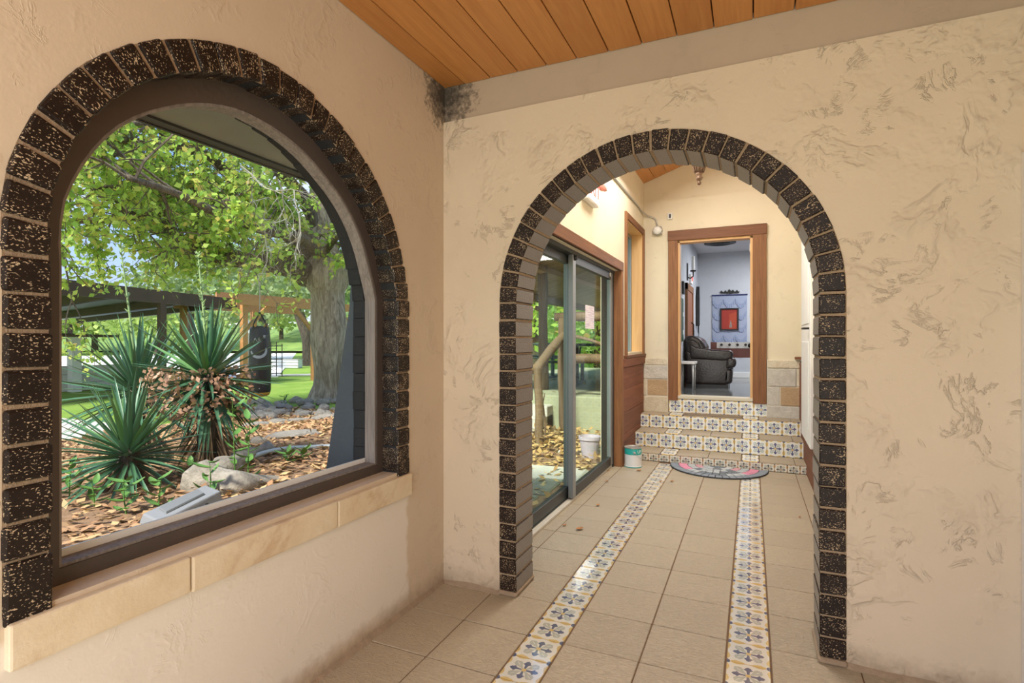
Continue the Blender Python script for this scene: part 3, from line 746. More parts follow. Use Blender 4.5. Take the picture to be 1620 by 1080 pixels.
# paint can
can = thing('paint_can', 'small white and teal paint can beside the wooden wainscot', 'paint can', (-1.085, 5.40, 0))
b = MB(); b.lathe([(.083, .0), (.086, .003), (.086, .012), (.083, .016), (.083, .128)], 28); b.build('body', plain('white_can_paint', (.80, .80, .80), .4, .05), can, auto=.6)
b = MB(); b.lathe([(.0835, .128), (.0835, .185), (.082, .188)], 28); band = b.build('label_band', plain('teal_label', (.02, .40, .36), .4, .06), can, auto=.6)
b = MB(); b.lathe([(.083, .186), (.087, .190), (.087, .196), (.080, .198), (.076, .190), (.066, .188), (.064, .193), (.05, .190), (.0, .190)], 28); b.build('rim', M_STEEL, can, auto=.5)
b = MB(); b.lathe([(.086, .0), (.0875, .004), (.086, .009)], 28); b.build('bottom_rim', plain('teal_rim', (.02, .32, .30), .4, .06), can, auto=.6)
b = MB(); b.lathe([(.0, -.004), (.013, -.003), (.013, .003), (.0, .006)], 14); b.build('handle_ear', M_STEEL, can, Matrix.Translation((.030, -.079, .150)) @ Matrix.Rotation(radians(90), 4, 'X'))
me = text_mesh('lettering', 'UP', .042, M_WHITE)
for vv in me.vertices:
    a = vv.co.x / .085 + radians(-32); rr = .0845 + vv.co.z; vv.co = Vector((rr * cos(a), rr * sin(a), .158 + vv.co.y))
link('lettering', me, can)
b = MB(); b.tube([(.086 * cos(a), .086 * sin(a), .150 - .07 * sin((a + 1.2) / 2.6 * pi) * 1.0) for a in [-1.2 + 2.6 * i / 12 for i in range(13)]], .0016, 5); b.build('wire_handle', M_STEEL, can)

# half round doormat with moulded cobbles
mat_ = thing('doormat', 'half round grey and pink cobble pattern doormat in front of the steps', 'doormat', (-.305, 5.69, 0))
MR, MD = .455, .47
b = MB(); pts = [(MR * cos(a), -MD * sin(a)) for a in [pi * i / 40 for i in range(41)]]
b.prism(pts, [], lambda u, v, d: (u, v, d), .0005, .010); b.build('rubber_base', plain('black_rubber', (.03, .032, .036), .7), mat_)
mcol = {k: plain('mat_' + k, c, .8, .25, 14, .3) for k, c in dict(slate=(.26, .30, .35), light=(.46, .50, .52), pink=(.62, .34, .38), rose=(.74, .30, .42), dark=(.17, .20, .23)).items()}
rings = [(.0, .16, 1, 'rose'), (.17, .31, 5, 'light'), (.325, .46, 9, 'pink'), (.475, .62, 13, 'light'), (.635, .81, 17, 'rose'), (.825, .985, 22, 'slate')]
for ri, (r0, r1, n, c0) in enumerate(rings):
    for k in range(n):
        a0, a1 = pi * k / n + .012 / (r1 + .1), pi * (k + 1) / n - .012 / (r1 + .1)
        aa = [a0 + (a1 - a0) * i / 5 for i in range(6)]
        po = [(MR * r1 * cos(a), -MD * r1 * sin(a)) for a in aa]; pi2 = [(MR * r0 * cos(a), -MD * r0 * sin(a)) for a in aa]
        b = MB(); b.ring(po, pi2, lambda u, v, d: (u, v, d), .009, .0135)
        front = sin((a0 + a1) / 2) > .62
        cc = 'slate' if ri == 5 else ('dark' if front and rnd() < .45 else ('light' if front and c0 in ('rose', 'pink') and ri > 1 else c0))
        b.build('cobble', mcol[cc], mat_)
# thin mat on the upper tread
b = MB(); b.box(-.72, -.10, 6.365, 6.53, .4125, .4225); tag(b.build('tread_mat', plain('brown_rubber_mat', (.26, .20, .14), .8, .2, 30, .3), bevel=.003), 'thin brown mat with dark edge on the top tread', 'mat')

# hanging lamp: only its ornate lower end shows below the arch
lp = thing('pendant_lamp', 'ornate bronze pendant lamp hanging from the hall ceiling', 'lamp', (-.385, 4.55, 2.505))
M_BRONZE = plain('old_bronze', (.16, .10, .065), .45, .3, 20, .2, .6)
zb = -.02
b = MB(); b.lathe([(.0, .0), (.012, .006), (.018, .02), (.010, .032), (.022, .044), (.030, .058), (.018, .072), (.026, .084), (.030, .098)], 16); b.build('finial', M_BRONZE, lp, smooth=True)
b = MB(); b.lathe([(.028, .098), (.036, .12), (.05, .17), (.085, .23), (.12, .27), (.125, .285), (.0, .30)], 18); cup = b.build('fluted_cup', M_BRONZE, lp)
for k in range(12):
    a = 2 * pi * k / 12; b = MB(); b.tube([(r * cos(a), r * sin(a), z) for r, z in ((.032, .10), (.04, .12), (.054, .17), (.09, .232), (.124, .272))], .005, 5); b.build('rib', M_BRONZE, cup, smooth=True)
b = MB(); b.tube([(0, 0, .29), (0, 0, .97)], .008, 8); b.build('rod', M_BRONZE, lp)
b = MB(); b.lathe([(.03, .90), (.06, .93), (.06, .985)], 16); b.build('canopy', M_BRONZE, lp)

# exit sign on the left hall wall
ex = thing('exit_sign', 'white lit exit sign with red letters high on the left hall wall', 'exit sign', (-1.20, 4.16, 2.33))
b = MB(); b.box(0, .05, -.17, .17, .02, .24); b.build('housing', M_WHITE, ex, bevel=.006)
tt = NT('exit_face'); tt.out((.9, .75, .7), .4, None); tt.b.inputs['Emission Color'].default_value = (1, .72, .66, 1); tt.b.inputs['Emission Strength'].default_value = .5
b = MB(); b.box(.05, .054, -.155, .155, .035, .225); face = b.build('lit_face', tt.m, ex)
tr = NT('exit_letters'); tr.out((.8, .06, .05), .4, None); tr.b.inputs['Emission Color'].default_value = (1, .12, .08, 1); tr.b.inputs['Emission Strength'].default_value = .9
me = text_mesh('lettering', 'EXIT', .17, tr.m, .001)
link('lettering', me, ex, Matrix.Translation((.0556, 0, .13)) @ Matrix(((0, 0, 1, 0), (1, 0, 0, 0), (0, 1, 0, 0), (0, 0, 0, 1))))
for s_ in (1,):
    b = MB(); b.lathe([(.028, 0), (.045, .03), (.045, .045), (.0, .05)], 16); b.build('emergency_lamp', plain('lamp_red_tint', (.75, .33, .27), .35, .05), ex, Matrix.Translation((.045, .22 * s_, .20)) @ Matrix.Rotation(radians(75), 4, 'Y'), smooth=True)
    b = MB(); b.box(0, .045, .165, .235, .185, .205); b.build('lamp_arm', M_WHITE, ex)
# conduit and ceramic lamp holder on the end wall
b = MB(); c_ = [(-1.188, 4.34, 2.80), (-1.188, 5.2, 2.80), (-1.188, 6.25, 2.80), (-1.185, 6.45, 2.79), (-1.15, 6.575, 2.765), (-1.08, 6.588, 2.74), (-1.045, 6.588, 2.70), (-1.035, 6.588, 2.63)]
b.tube(c_, .010, 8); tag(b.build('conduit', M_STEEL, smooth=True), 'thin grey metal conduit running along the left hall wall to the lamp holder', 'conduit')
lh = thing('lamp_holder', 'white round electrical box with metal fittings at the end of the conduit', 'electrical box', (-1.03, 6.60, 2.575))
b = MB(); b.lathe([(.058, 0), (.058, .03), (.05, .045), (.0, .05)], 20); b.build('box', M_STEEL, lh, Matrix.Rotation(pi / 2, 4, 'X'), auto=.6)
b = MB(); b.lathe([(.045, .045), (.048, .06), (.04, .075), (.022, .085), (.0, .086)], 20); b.build('cover', M_WHITE, lh, Matrix.Rotation(pi / 2, 4, 'X'), auto=.6)
for dx, dz in ((.04, .035), (-.04, -.03), (.045, -.035)):
    b = MB(); b.lathe([(.012, 0), (.012, .06), (0, .066)], 10); b.build('fitting', M_STEEL, lh, Matrix.Translation((dx, 0, dz)) @ Matrix.Rotation(pi / 2, 4, 'X'))
sn = thing('wall_sensor', 'small white sensor with black window above the far door', 'sensor', (-.885, 6.60, 2.70))
b = MB(); b.box(-.028, .028, -.03, 0, 0, .075); b.build('case', M_WHITE, sn, bevel=.005)
b = MB(); b.box(-.013, .013, -.034, -.028, .012, .062); b.build('lens', M_BLACK, sn, bevel=.004)
# latch piece left on top of the right wainscot
b = MB(); b.box(.425, .49, 6.50, 6.56, 1.055, 1.085); tag(b.build('wood_scrap', M_TRIMX, bevel=.004), 'short brown wood piece on the stone ledge beside the white door', 'wood piece')
# fallen leaves blown onto the hall floor
def leaf_mesh(name, L_, Wd, mat, n=5, curl=.25, lobes=0.):
    b = MB(); 
    for i in range(n + 1):
        t = i / n; w = Wd * sin(pi * min(1, t * .92 + .04)) ** .8 * (1 + lobes * (1 if i % 2 else -1)); z = curl * L_ * (t - .5) ** 2
        b.v += [(t * L_ - L_ / 2, -w / 2, z + abs(w) * .25), (t * L_ - L_ / 2, 0, z), (t * L_ - L_ / 2, w / 2, z + abs(w) * .25)]
    for i in range(n):
        for j in (0, 1): a = i * 3 + j; b.f.append((a, a + 1, a + 4, a + 3)); b.mi.append(0)
    return b.mesh(name, mat, fix=False, smooth=True)
M_DRYLEAF = plain('dry_orange_leaf', (.44, .20, .07), .8, .35, 20)
fl = [leaf_mesh('fallen_leaf', .055, .034, M_DRYLEAF, 6, .6, .25), leaf_mesh('fallen_leaf_b', .04, .022, M_DRYLEAF, 6, .9, .2)]
for i, (px, py) in enumerate(((917, 838), (960, 762), (1011, 745), (1045, 763), (1063, 762), (962, 745), (946, 800), (1265, 819), (985, 737), (893, 832))):
    p = atz(px, py, 0)
    o = link('fallen_leaf', fl[i % 2], None, Matrix.Translation((p.x, p.y, .004)) @ Matrix.Rotation(uni(0, 6.3), 4, 'Z') @ Matrix.Diagonal((uni(.7, 1.15),) * 3 + (1,)))
    tag(o, 'dry curled brown leaf lying on the hall floor tiles', 'leaf', 'dry leaves on the hall floor')

# ================================================================== THINGS IN THE FAR ROOM
M_LEATH = plain('black_brown_leather', (.030, .021, .018), .28, .3, 9, .25)
so = thing('leather_sofa', 'dark brown leather sofa with padded rolled arm in the far room', 'sofa', (-.62, 8.42, .60))
def blob(name, prof, y0, y1, parent, mat, rnd_=.05, sub=2):
    b = MB(); b.prism(prof, [], lambda u, v, d: (u, d, v), y0, y1); o = b.build(name, mat, parent)
    me = o.data; bm = bmesh.new(); bm.from_mesh(me)
    bmesh.ops.dissolve_limit(bm, angle_limit=.01, verts=bm.verts, edges=bm.edges)
    bmesh.ops.bevel(bm, geom=list(bm.edges), offset=rnd_, segments=3, profile=.6, affect='EDGES', clamp_overlap=True)
    bm.to_mesh(me); bm.free(); me.polygons.foreach_set('use_smooth', [True] * len(me.polygons)); return o
blob('arm', [(-.25, .04), (.30, .04), (.34, .12), (.34, .40), (.30, .46), (-.12, .46), (-.25, .54)], -.36, -.12, so, M_LEATH, .035)
blob('arm_pad', [(-.18, .40), (.28, .38), (.37, .41), (.39, .47), (.36, .525), (.10, .535), (-.10, .57), (-.20, .62)], -.38, -.10, so, M_LEATH, .05)
blob('front_roll', [(.28, .27), (.41, .29), (.43, .36), (.40, .42), (.30, .43)], -.37, -.11, so, M_LEATH, .04)
blob('front_lower', [(.24, .05), (.37, .06), (.38, .26), (.26, .27)], -.36, -.12, so, M_LEATH, .04)
blob('backrest', [(-.27, .10), (-.02, .10), (.0, .52), (-.05, .64), (-.14, .69), (-.27, .69)], -.34, .40, so, M_LEATH, .08)
blob('seat', [(-.05, .10), (.36, .10), (.38, .36), (.0, .40)], -.10, .38, so, M_LEATH, .06)
blob('head_cushion', [(-.26, .50), (-.02, .48), (.03, .56), (-.04, .69), (-.15, .74), (-.26, .73)], -.33, .38, so, M_LEATH, .07)
b = MB(); b.box(-.24, .32, -.33, .38, 0, .06); b.build('base', M_BLACK, so)
tb = thing('side_table', 'small white side table with thin leg beside the leather sofa', 'table', (-.80, 7.45, .60))
b = MB(); b.box(-.09, .13, -.15, .18, .355, .385); b.build('table_top', M_WHITE, tb, bevel=.004)
for x, y in ((.10, -.11), (-.06, -.11), (.10, .14), (-.06, .14)):
    b = MB(); b.tube([(x, y, .355), (x + .005, y, .18), (x, y, .0)], [.016, .012, .009], 8); b.build('leg', plain('silver_leg', (.55, .56, .57), .35, .05, 8, 0, .5) if x > 0 and y < 0 else M_STEEL, tb, smooth=True)
fb = thing('foosball_table', 'foosball table with white rim, black holes and red brown side panel', 'game table', (-.13, 9.0, .60))
M_REDW = plain('red_brown_laminate', (.20, .055, .04), .4, .2, 6)
b = MB(); b.box(-.46, .7, 0, .60, .40, .49); b.box(-.46, .7, .02, .58, .48, .50); b.build('cabinet', M_REDW, fb, bevel=.004)
b = MB(); b.box(-.37, .7, -.008, .02, .545, .64); b.build('white_side', M_WHITE, fb)
b = MB(); b.box(-.46, -.37, -.004, .6, .49, .64); b.build('end_panel', M_REDW, fb)
b = MB(); b.box(-.46, .7, -.002, .0, .40, .545); b.build('front_panel', M_REDW, fb)
for k in range(7):
    x = -.30 + .115 * k; b = MB(); b.lathe([(.020, 0), (.020, .01), (0, .012)], 14); b.build('rod_hole', M_BLACK, fb, Matrix.Translation((x, -.006, .60)) @ Matrix.Rotation(pi / 2, 4, 'X'))
b = MB(); b.lathe([(.0, 0), (.03, .01), (.036, .04), (.03, .07), (.0, .08)], 14); b.build('rod_handle', M_BLACK, fb, Matrix.Translation((.11, -.01, .59)) @ Matrix.Rotation(pi / 2, 4, 'X'), smooth=True)
for x, y in ((-.42, .05), (.66, .05), (-.42, .55), (.66, .55)):
    b = MB(); b.box(x - .04, x + .04, y - .04, y + .04, 0, .40); b.build('leg', M_BLACK, fb)
# tapestry with rows of hanging fringe
tp = thing('wall_tapestry', 'pale blue fringed wall tapestry behind the framed red picture', 'tapestry', (-.365, 10.415, .88))
M_TAP = plain('pale_blue_weave', (.34, .39, .52), .9, .08, 30, .2); M_FR = plain('blue_grey_fringe', (.27, .32, .46), .9, .1, 60)
b = MB(); b.box(-.29, .29, -.014, -.002, .20, 1.20); b.build('cloth', M_TAP, tp)
b = MB(); b.tube([(-.30, -.02, 1.205), (.30, -.02, 1.205)], .012, 8); b.build('rod', plain('navy_rod', (.02, .03, .12), .5), tp)
for r_ in range(5):
    for c_i in range(3):
        x0 = -.29 + c_i * .193 + .003; zt = 1.14 - r_ * .215; b = MB(); n = 12
        for i in range(n + 1):
            t_ = i / n; x = x0 + t_ * .187; zz = zt - .10 * sin(pi * t_)
            b.v += [(x, -.020, zz), (x, -.022 - .006 * (i % 2), zz - .075)]
        for i in range(n): a = 2 * i; b.f.append((a, a + 2, a + 3, a + 1)); b.mi.append(0)
        b.build('fringe', M_FR, tp, fix=False)
pc = thing('framed_picture', 'black framed red picture hung over the blue tapestry', 'picture', (-.365, 10.385, 1.45))
b = MB(); 
for x0, x1, z0, z1 in ((-.155, -.13, 0, .40), (.13, .155, 0, .40), (-.13, .13, 0, .025), (-.13, .13, .375, .40)): b.box(x0, x1, -.015, .02, z0, z1)
b.build('frame', M_BLACK, pc)
b = MB(); b.box(-.131, .131, 0, .01, .02, .38); b.build('canvas', plain('red_canvas', (.34, .035, .022), .7, .12, 6), pc)
b = MB(); b.prism([(-.005, .05), (.045, .05), (.04, .11), (.022, .19), (.008, .12)], [], fy, -.003, .001); b.build('painted_figure', plain('grey_figure', (.28, .21, .19), .8, .3, 20), pc)
b = MB(); b.prism([(0, .0), (.0, .26), (.13, .30), (.13, .0)], [], lambda u, v, d: (u - .01, d, v + .03), -.001, .001); b.build('painted_shape', plain('orange_red', (.42, .065, .03), .8, .1, 6), pc)
b = MB(); pr = [(-.16, .012)] + [(-.16 + .32 * i / 24, .03 + .018 * sin(i * 1.3) + .022 * math.exp(-((i - 12) / 3.) ** 2)) for i in range(25)] + [(.16, .012)] + [(.16 - .32 * i / 24, .005 - .012 * abs(sin(i * .9)) - .014 * math.exp(-((i - 12) / 3.) ** 2)) for i in range(1, 24)]
b.prism(pr, [], lambda u, v, d: (u - .355, d, v + 2.125), 10.39, 10.418); tag(b.build('wall_ornament', M_BLACK), 'black carved scroll ornament on the wall above the tapestry', 'ornament')
# round dark ceiling vent
vt = thing('ceiling_vent', 'round black vent in the far room ceiling', 'vent', (-.47, 9.35, 2.835))
b = MB(); b.lathe([(.24, .025), (.245, .01), (.20, .0), (.17, .008), (.10, .004), (.0, .004)], 28); b.build('grille', M_BLACK, vt, smooth=True)
for r_ in (.06, .11, .15):
    b = MB(); b.tube([(r_ * cos(a), r_ * sin(a), .0) for a in [2 * pi * i / 20 for i in range(21)]], .007, 5); b.build('ring', M_DARKALU, vt)
# things on the far left wall
sc_ = thing('candle_sconce', 'wall candle sconce with white candle on the far left wall', 'sconce', (-.90, 8.55, 2.18))
b = MB(); b.tube([(0, 0, .05), (.05, 0, .03), (.09, 0, .06), (.09, 0, .13)], .010, 6); b.build('arm', M_BLACK, sc_, smooth=True)
b = MB(); b.lathe([(.04, .13), (.045, .15), (0, .15)], 14, (.09, 0, 0)); b.build('dish', M_BLACK, sc_)
b = MB(); b.lathe([(.024, .15), (.024, .36), (.0, .365)], 14, (.09, 0, 0)); b.build('candle', M_WHITE, sc_)
b = MB(); b.box(0, .015, -.04, .04, 0, .26); b.build('back_plate', M_BLACK, sc_, bevel=.004)
ef = thing('exit_sign', 'small red lit exit sign below the candle in the far room', 'exit sign', (-.90, 8.92, 2.16))
b = MB(); b.box(0, .04, -.11, .11, 0, .15); b.build('housing', M_WHITE, ef, bevel=.004)
link('lettering', me.copy() if False else text_mesh('lettering', 'EXIT', .10, tr.m, .001), ef, Matrix.Translation((.0416, 0, .075)) @ Matrix(((0, 0, 1, 0), (1, 0, 0, 0), (0, 1, 0, 0), (0, 0, 0, 1))))
b = MB(); b.box(-.895, -.870, 7.86, 7.99, 1.92, 2.10); tag(b.build('wall_plaque', M_BLACK, bevel=.004), 'small black plaque on the far left wall above the green board', 'plaque')
gb = thing('green_board', 'dark green board with pale notes on the far left wall', 'board', (-.90, 7.72, 1.25))
b = MB(); b.box(0, .025, -.20, .16, 0, .60); b.build('panel', plain('dark_green_paint', (.01, .07, .03), .5, .2), gb, bevel=.004)
for y, z in ((.12, .10), (.12, .35)):
    b = MB(); b.box(.025, .028, y - .03, y + .03, z, z + .06); b.build('note', M_WHITE, gb)
d4 = struct(link('door_4', None)); d4.empty_display_size = .05
b = MB(); b.box(-.90, -.875, 8.36, 9.10, .60, 2.02); b.build('leaf', wood('honey_pine_door', srgb(170, 110, 76), srgb(136, 80, 50), 'Z', .5), d4)
for y0, y1, z0, z1 in ((8.28, 8.36, .6, 2.12), (9.10, 9.18, .6, 2.12), (8.28, 9.18, 2.02, 2.12)):
    b = MB(); b.box(-.90, -.862, y0, y1, z0, z1); b.build('casing', M_TRIMZ, d4, bevel=.003)
b = MB(); b.tube([(-.876, 8.95, 1.55), (-.84, 8.95, 1.52), (-.84, 8.95, 1.33), (-.876, 8.95, 1.30)], .011, 6); b.build('handle', M_BLACK, d4, smooth=True)
hw = thing('wall_weapon_display', 'black ornamental figure with blades hung on the far left wall', 'wall ornament', (-.90, 10.0, 1.32))
b = MB(); b.prism([(-.07, .20), (-.09, .62), (-.04, .80), (-.01, .90), (.02, .78), (.08, .66), (.06, .22)], [], lambda u, v, d: (d, u, v), .005, .06); b.build('body', M_BLACK, hw)
for y, z0 in ((-.10, .08), (.06, -.10), (.10, .06)):
    b = MB(); b.tube([(.03, y * .5, .75), (.04, y, z0)], [.012, .004], 6); b.build('blade', M_DARKALU, hw)
b = MB(); b.box(.12, .20, 10.40, 10.418, 1.68, 1.72); tag(b.build('wall_switch', plain('dark_blue_plastic', (.05, .07, .18), .5)), 'small dark bracket on the far back wall right of the tapestry', 'bracket')

# ================================================================== COURTYARD seen through the sliding door
b = MB(); b.prism([(-1.42, 2.7), (-1.42, 7.4), (-4.2, 7.4), (-4.2, 5.2), (-2.3, 2.7)], [], lambda u, v, d: (u, v, d), -.12, -.045); struct(b.build('ground_courtyard', M_SOIL))
M_PATIO = plain('greenish_patio_concrete', (.36, .375, .26), .9, .2, 2.5, .3)
b = MB(); b.box(-5.0, -1.45, 7.30, 15.5, -.1, .47); struct(b.build('floor_patio', M_PATIO, bevel=.01))
b = MB()
stp = struct(link('floor_patio_steps', None)); stp.empty_display_size = .05
for i in range(3):
    b = MB(); b.box(-3.9, -2.62, 6.55 + .26 * i, 7.31, -.09, .08 + .13 * i); b.build('step_slab', M_CONC, stp, bevel=.012)
M_PAVER = stone('grey_green_paver', (.27, .29, .245), (.18, .195, .16), None, 6, .9, .5)
k = 0
for j in range(5):
    for i in range(5):
        x = -1.72 - .30 * i + uni(-.02, .02); y = 3.0 + .47 * j + uni(-.02, .02)
        if x < -2.0 - (y - 2.7) * .55 or (j == 4 and i in (1, 3)): continue
        b = MB(); b.box(-.135, .135, -.21, .21, -.05, 0); o = b.build('paver', M_PAVER, None, Matrix.Translation((x, y, -.022 + uni(-.006, .006))) @ Matrix.Rotation(uni(-.05, .05), 4, 'Z'), bevel=.012)
        tag(o, 'grey green stone paver in the courtyard outside the sliding door', 'paver', 'courtyard pavers')
for px, py, w, d_ in ((870, 748, .34, .22), (935, 712, .36, .2)):
    p = atz(px, py, -.03); b = MB(); b.box(-w, w, -d_, d_, -.04, .02); o = b.build('stepping_stone', M_CONC, None, Matrix.Translation((p.x, p.y, -.03)) @ Matrix.Rotation(uni(-.2, .2), 4, 'Z'), bevel=.02)
    tag(o, 'pale flat stepping stone among the leaves ' + ('nearest the sliding door' if py > 730 else 'by the patio wall'), 'stone', 'stepping stones in the courtyard')
pot = thing('flower_pot', 'lavender round flower pot standing by the sliding door outside', 'pot', (-1.66, 5.85, -.045))
b = MB(); b.lathe([(.085, 0), (.115, .20), (.125, .20), (.125, .235), (.11, .235), (.10, .19), (0, .19)], 20); b.build('pot_body', plain('lavender_glaze', (.50, .44, .55), .5, .08), pot, auto=.5)
b = MB(); b.lathe([(.105, .195), (0, .2)], 16); b.build('soil', M_SOIL, pot)
def log(name, pts, rad, parent=None, n=9, wob=.25, mat=None):
    P = []; R = []
    pts = [Vector(p) for p in pts]
    for i in range(len(pts) - 1):
        for k in range(5):
            t = k / 5; q = pts[i].lerp(pts[i + 1], t); P.append(q + Vector((noise.noise(q * 2.1), noise.noise(q * 2.3 + Vector((9, 0, 0))), 0)) * .02); R.append((rad[i] + (rad[i + 1] - rad[i]) * t))
    P.append(pts[-1]); R.append(rad[-1])
    b = MB(); b.tube(P, R, n, True, 0, wob); return b.build(name, mat or M_LOG, parent, smooth=True)
rail = thing('log_stair_rail', 'rustic cedar log stair rail with slanting handrail outside the sliding door', 'railing', (0, 0, 0))
log('newel_post', [(-2.37, 6.12, -.06), (-2.36, 6.11, .35), (-2.385, 6.10, .80), (-2.38, 6.10, .95)], [.055, .05, .05, .05], rail)
log('handrail', [(-2.40, 6.07, .90), (-2.42, 6.6, 1.10), (-2.43, 7.28, 1.36)], [.065, .06, .055], rail)
log('corner_post', [(-2.40, 7.22, -.06), (-2.41, 7.22, .5), (-2.45, 7.24, 1.0), (-2.46, 7.24, 1.58)], [.085, .075, .065, .055], rail)
log('vine_stem', [(-2.31, 6.13, -.06), (-2.29, 6.15, .25), (-2.33, 6.13, .5), (-2.30, 6.12, .62)], [.010, .012, .010, .006], rail, 5)
log('top_log', [(-2.56, 7.25, 1.60), (-2.0, 7.30, 1.60), (-1.46, 7.34, 1.60)], [.065, .07, .065], rail)
log('middle_log', [(-2.42, 7.27, 1.00), (-2.0, 7.30, 1.01), (-1.46, 7.33, 1.02)], [.065, .065, .06], rail)
log('brace_log', [(-2.42, 7.4, 1.35), (-2.1, 7.4, 1.27), (-1.9, 7.4, 1.20), (-1.6, 7.4, 1.35)], [.025, .022, .022, .025], rail, 6)
log('end_post', [(-1.66, 7.38, .47), (-1.66, 7.38, 1.2), (-1.65, 7.38, 2.6)], [.06, .055, .06], rail)
col_ = thing('porch_column', 'tall bare cedar trunk column holding up the porch roof', 'column', (0, 0, 0))
p = atz(860, 616, .47)
log('trunk', [(p.x, p.y, .46), (p.x, p.y, 1.6), (p.x - .02, p.y, 2.62)], [.085, .075, .08], col_)
log('stub_branch', [(p.x, p.y, 1.75), (p.x - .13, p.y - .05, 1.80)], [.05, .035], col_)
log('cross_log', [(p.x - .9, p.y + .1, 1.18), (p.x + .05, p.y, 1.30)], [.05, .05], col_)
# porch roof: single boards on the underside
proof = tag(link('porch_roof', None), 'low porch roof of narrow boards over the patio outside', 'roof'); proof.empty_display_size = .05
M_PORCH = wood('dark_porch_board', srgb(196, 158, 108), srgb(160, 122, 80), 'X', .7, 1., .2); M_PORCH2 = M_PORCH
ra = atan2(.70, 2.6)
RM = Matrix.Translation((-4.0, 0, 2.20)) @ Matrix.Rotation(-ra, 4, 'Y')
me = MB().box(0, 2.70, .012, .113, 0, .018).mesh('roof_board', M_PORCH)
for i in range(74): link('roof_board', me, proof, RM @ Matrix.Translation((0, 6.4 + .125 * i, uni(-.002, .002))))
b = MB(); b.box(-.2, 2.72, 6.3, 15.8, .024, .07, RM); b.build('roof_deck', plain('roof_deck_gap_light', (.62, .56, .42), .9), proof)  # pale deck colour stands in for light showing in the board gaps
b = MB(); b.box(-.06, .02, 6.3, 15.8, -.14, .07, RM); b.build('eave_beam', M_LOG, proof)
b = MB(); b.box(.9, 1.0, 6.3, 15.8, -.10, -.002, RM); b.build('purlin', M_PORCH, proof)
# picnic tables
M_GREEN = plain('dark_green_metal', (.035, .065, .06), .5, .2, 10)
pt = thing('picnic_table', 'dark green metal picnic table with benches on the patio', 'picnic table', (-2.25, 9.3, .47), radians(5))
for nm, x0, x1, y0, y1, z0, z1 in (('table_top', -.95, .95, -.36, .36, .70, .745), ('bench', -.95, .95, -.80, -.54, .42, .455), ('bench', -.95, .95, .54, .80, .42, .455)):
    b = MB(); b.box(x0, x1, y0, y1, z0, z1); b.build(nm, M_GREEN, pt, bevel=.01)
for x in (-.65, .65):
    for y, z in ((-.20, .70), (.20, .70), (-.67, .42), (.67, .42)):
        b = MB(); b.box(x - .03, x + .03, y - .03, y + .03, .03, z); b.build('leg', M_GREEN, pt)
    b = MB(); b.box(x - .035, x + .035, -.85, .85, 0, .04); b.build('foot_bar', M_GREEN, pt)
    b = MB(); b.tube([(x, .12, .12), (x, .5, .68)], .018, 6); b.build('strut', M_GREEN, pt)
dup(pt, (-4.55, 11.2, .47), radians(-6), 'dark green metal picnic table on the patio, farther back to the left')

# ================================================================== GARDEN seen through the arched window
def leaf_shader(name, stops, trans=.45, rough=.6):
    t = NT(name); g = t.n('NewGeometry').outputs['Random Per Island']
    c = t.ramp(g, stops); t.set(t.b.inputs['Base Color'], c); t.b.inputs['Roughness'].default_value = rough
    tr_ = t.n('BsdfTranslucent'); t.set(tr_.inputs[0], t.mix(.35, c, (.9, 1, .3)))
    m = t.n('MixShader'); m.inputs[0].default_value = trans
    t.t.links.new(t.b.outputs[0], m.inputs[1]); t.t.links.new(tr_.outputs[0], m.inputs[2]); t.t.links.new(m.outputs[0], t.t.nodes['Material Output'].inputs[0]); return t.m
M_LEAF = leaf_shader('sunny_green_leaf', [(0, (.13, .30, .035)), (.35, (.30, .50, .06)), (.7, (.48, .66, .11)), (.93, (.64, .64, .13)), (1, (.52, .34, .09))])
M_LEAFD = leaf_shader('dark_oak_leaf', [(0, (.07, .14, .05)), (.5, (.16, .26, .10)), (1, (.30, .40, .17))], .25)
M_LEAFH = leaf_shader('hill_leaf', [(0, (.16, .28, .05)), (.5, (.30, .45, .09)), (1, (.45, .55, .16))], .25)
def bark(name, c1, c2):
    t = NT(name); v = t.mapv(t.coord(), (1, 1, .16)); f = t.noise(v, 13, 6, .7, 1.2)
    big = t.noise(t.coord(), 1.5, 3)
    return t.out(t.mix(t.ramp(f, [(.36, 0.), (.62, 1.)]), t.mix(big, c1, tuple(c * .7 for c in c1)), c2), .95, t.bump(f, 1., .05))
M_BARK = bark('grey_brown_bark', (.24, .185, .13), (.58, .49, .375)); M_LIMB = bark('dark_limb_bark', (.09, .07, .05), (.25, .20, .15)); M_BARKD = bark('dark_bark', (.05, .04, .03), (.16, .13, .10))
def quad_leaf(V, Fc, p, d, up, L_, Wd):
    d = d.normalized(); s = d.cross(up)
    if s.length < 1e-3: s = Vector((1, 0, 0))
    s.normalize(); k = len(V); m = p + d * L_ * .45
    V += [tuple(p), tuple(m + s * Wd * .5), tuple(p + d * L_), tuple(m - s * Wd * .5)]; Fc.append((k, k + 1, k + 2, k + 3))
def rv(): 
    while True:
        v = Vector((uni(-1, 1), uni(-1, 1), uni(-1, 1)))
        if .05 < v.length < 1: return v.normalized()
def foliage_obj(name, V, Fc, mat, parent):
    me = bpy.data.meshes.new(name); me.from_pydata(V, [], Fc); me.materials.append(mat); me.update()
    o = link(name, me, parent); o['kind'] = 'stuff'; return o
def smooth_path(P, n=6):
    P = [Vector(p) for p in P]; out = []
    for i in range(len(P) - 1):
        p0 = P[max(i - 1, 0)]; p1 = P[i]; p2 = P[i + 1]; p3 = P[min(i + 2, len(P) - 1)]
        for k in range(n):
            t = k / n; out.append(.5 * ((2 * p1) + (p2 - p0) * t + (2 * p0 - 5 * p1 + 4 * p2 - p3) * t * t + (3 * p1 - p0 - 3 * p2 + p3) * t ** 3))
    out.append(P[-1]); return out
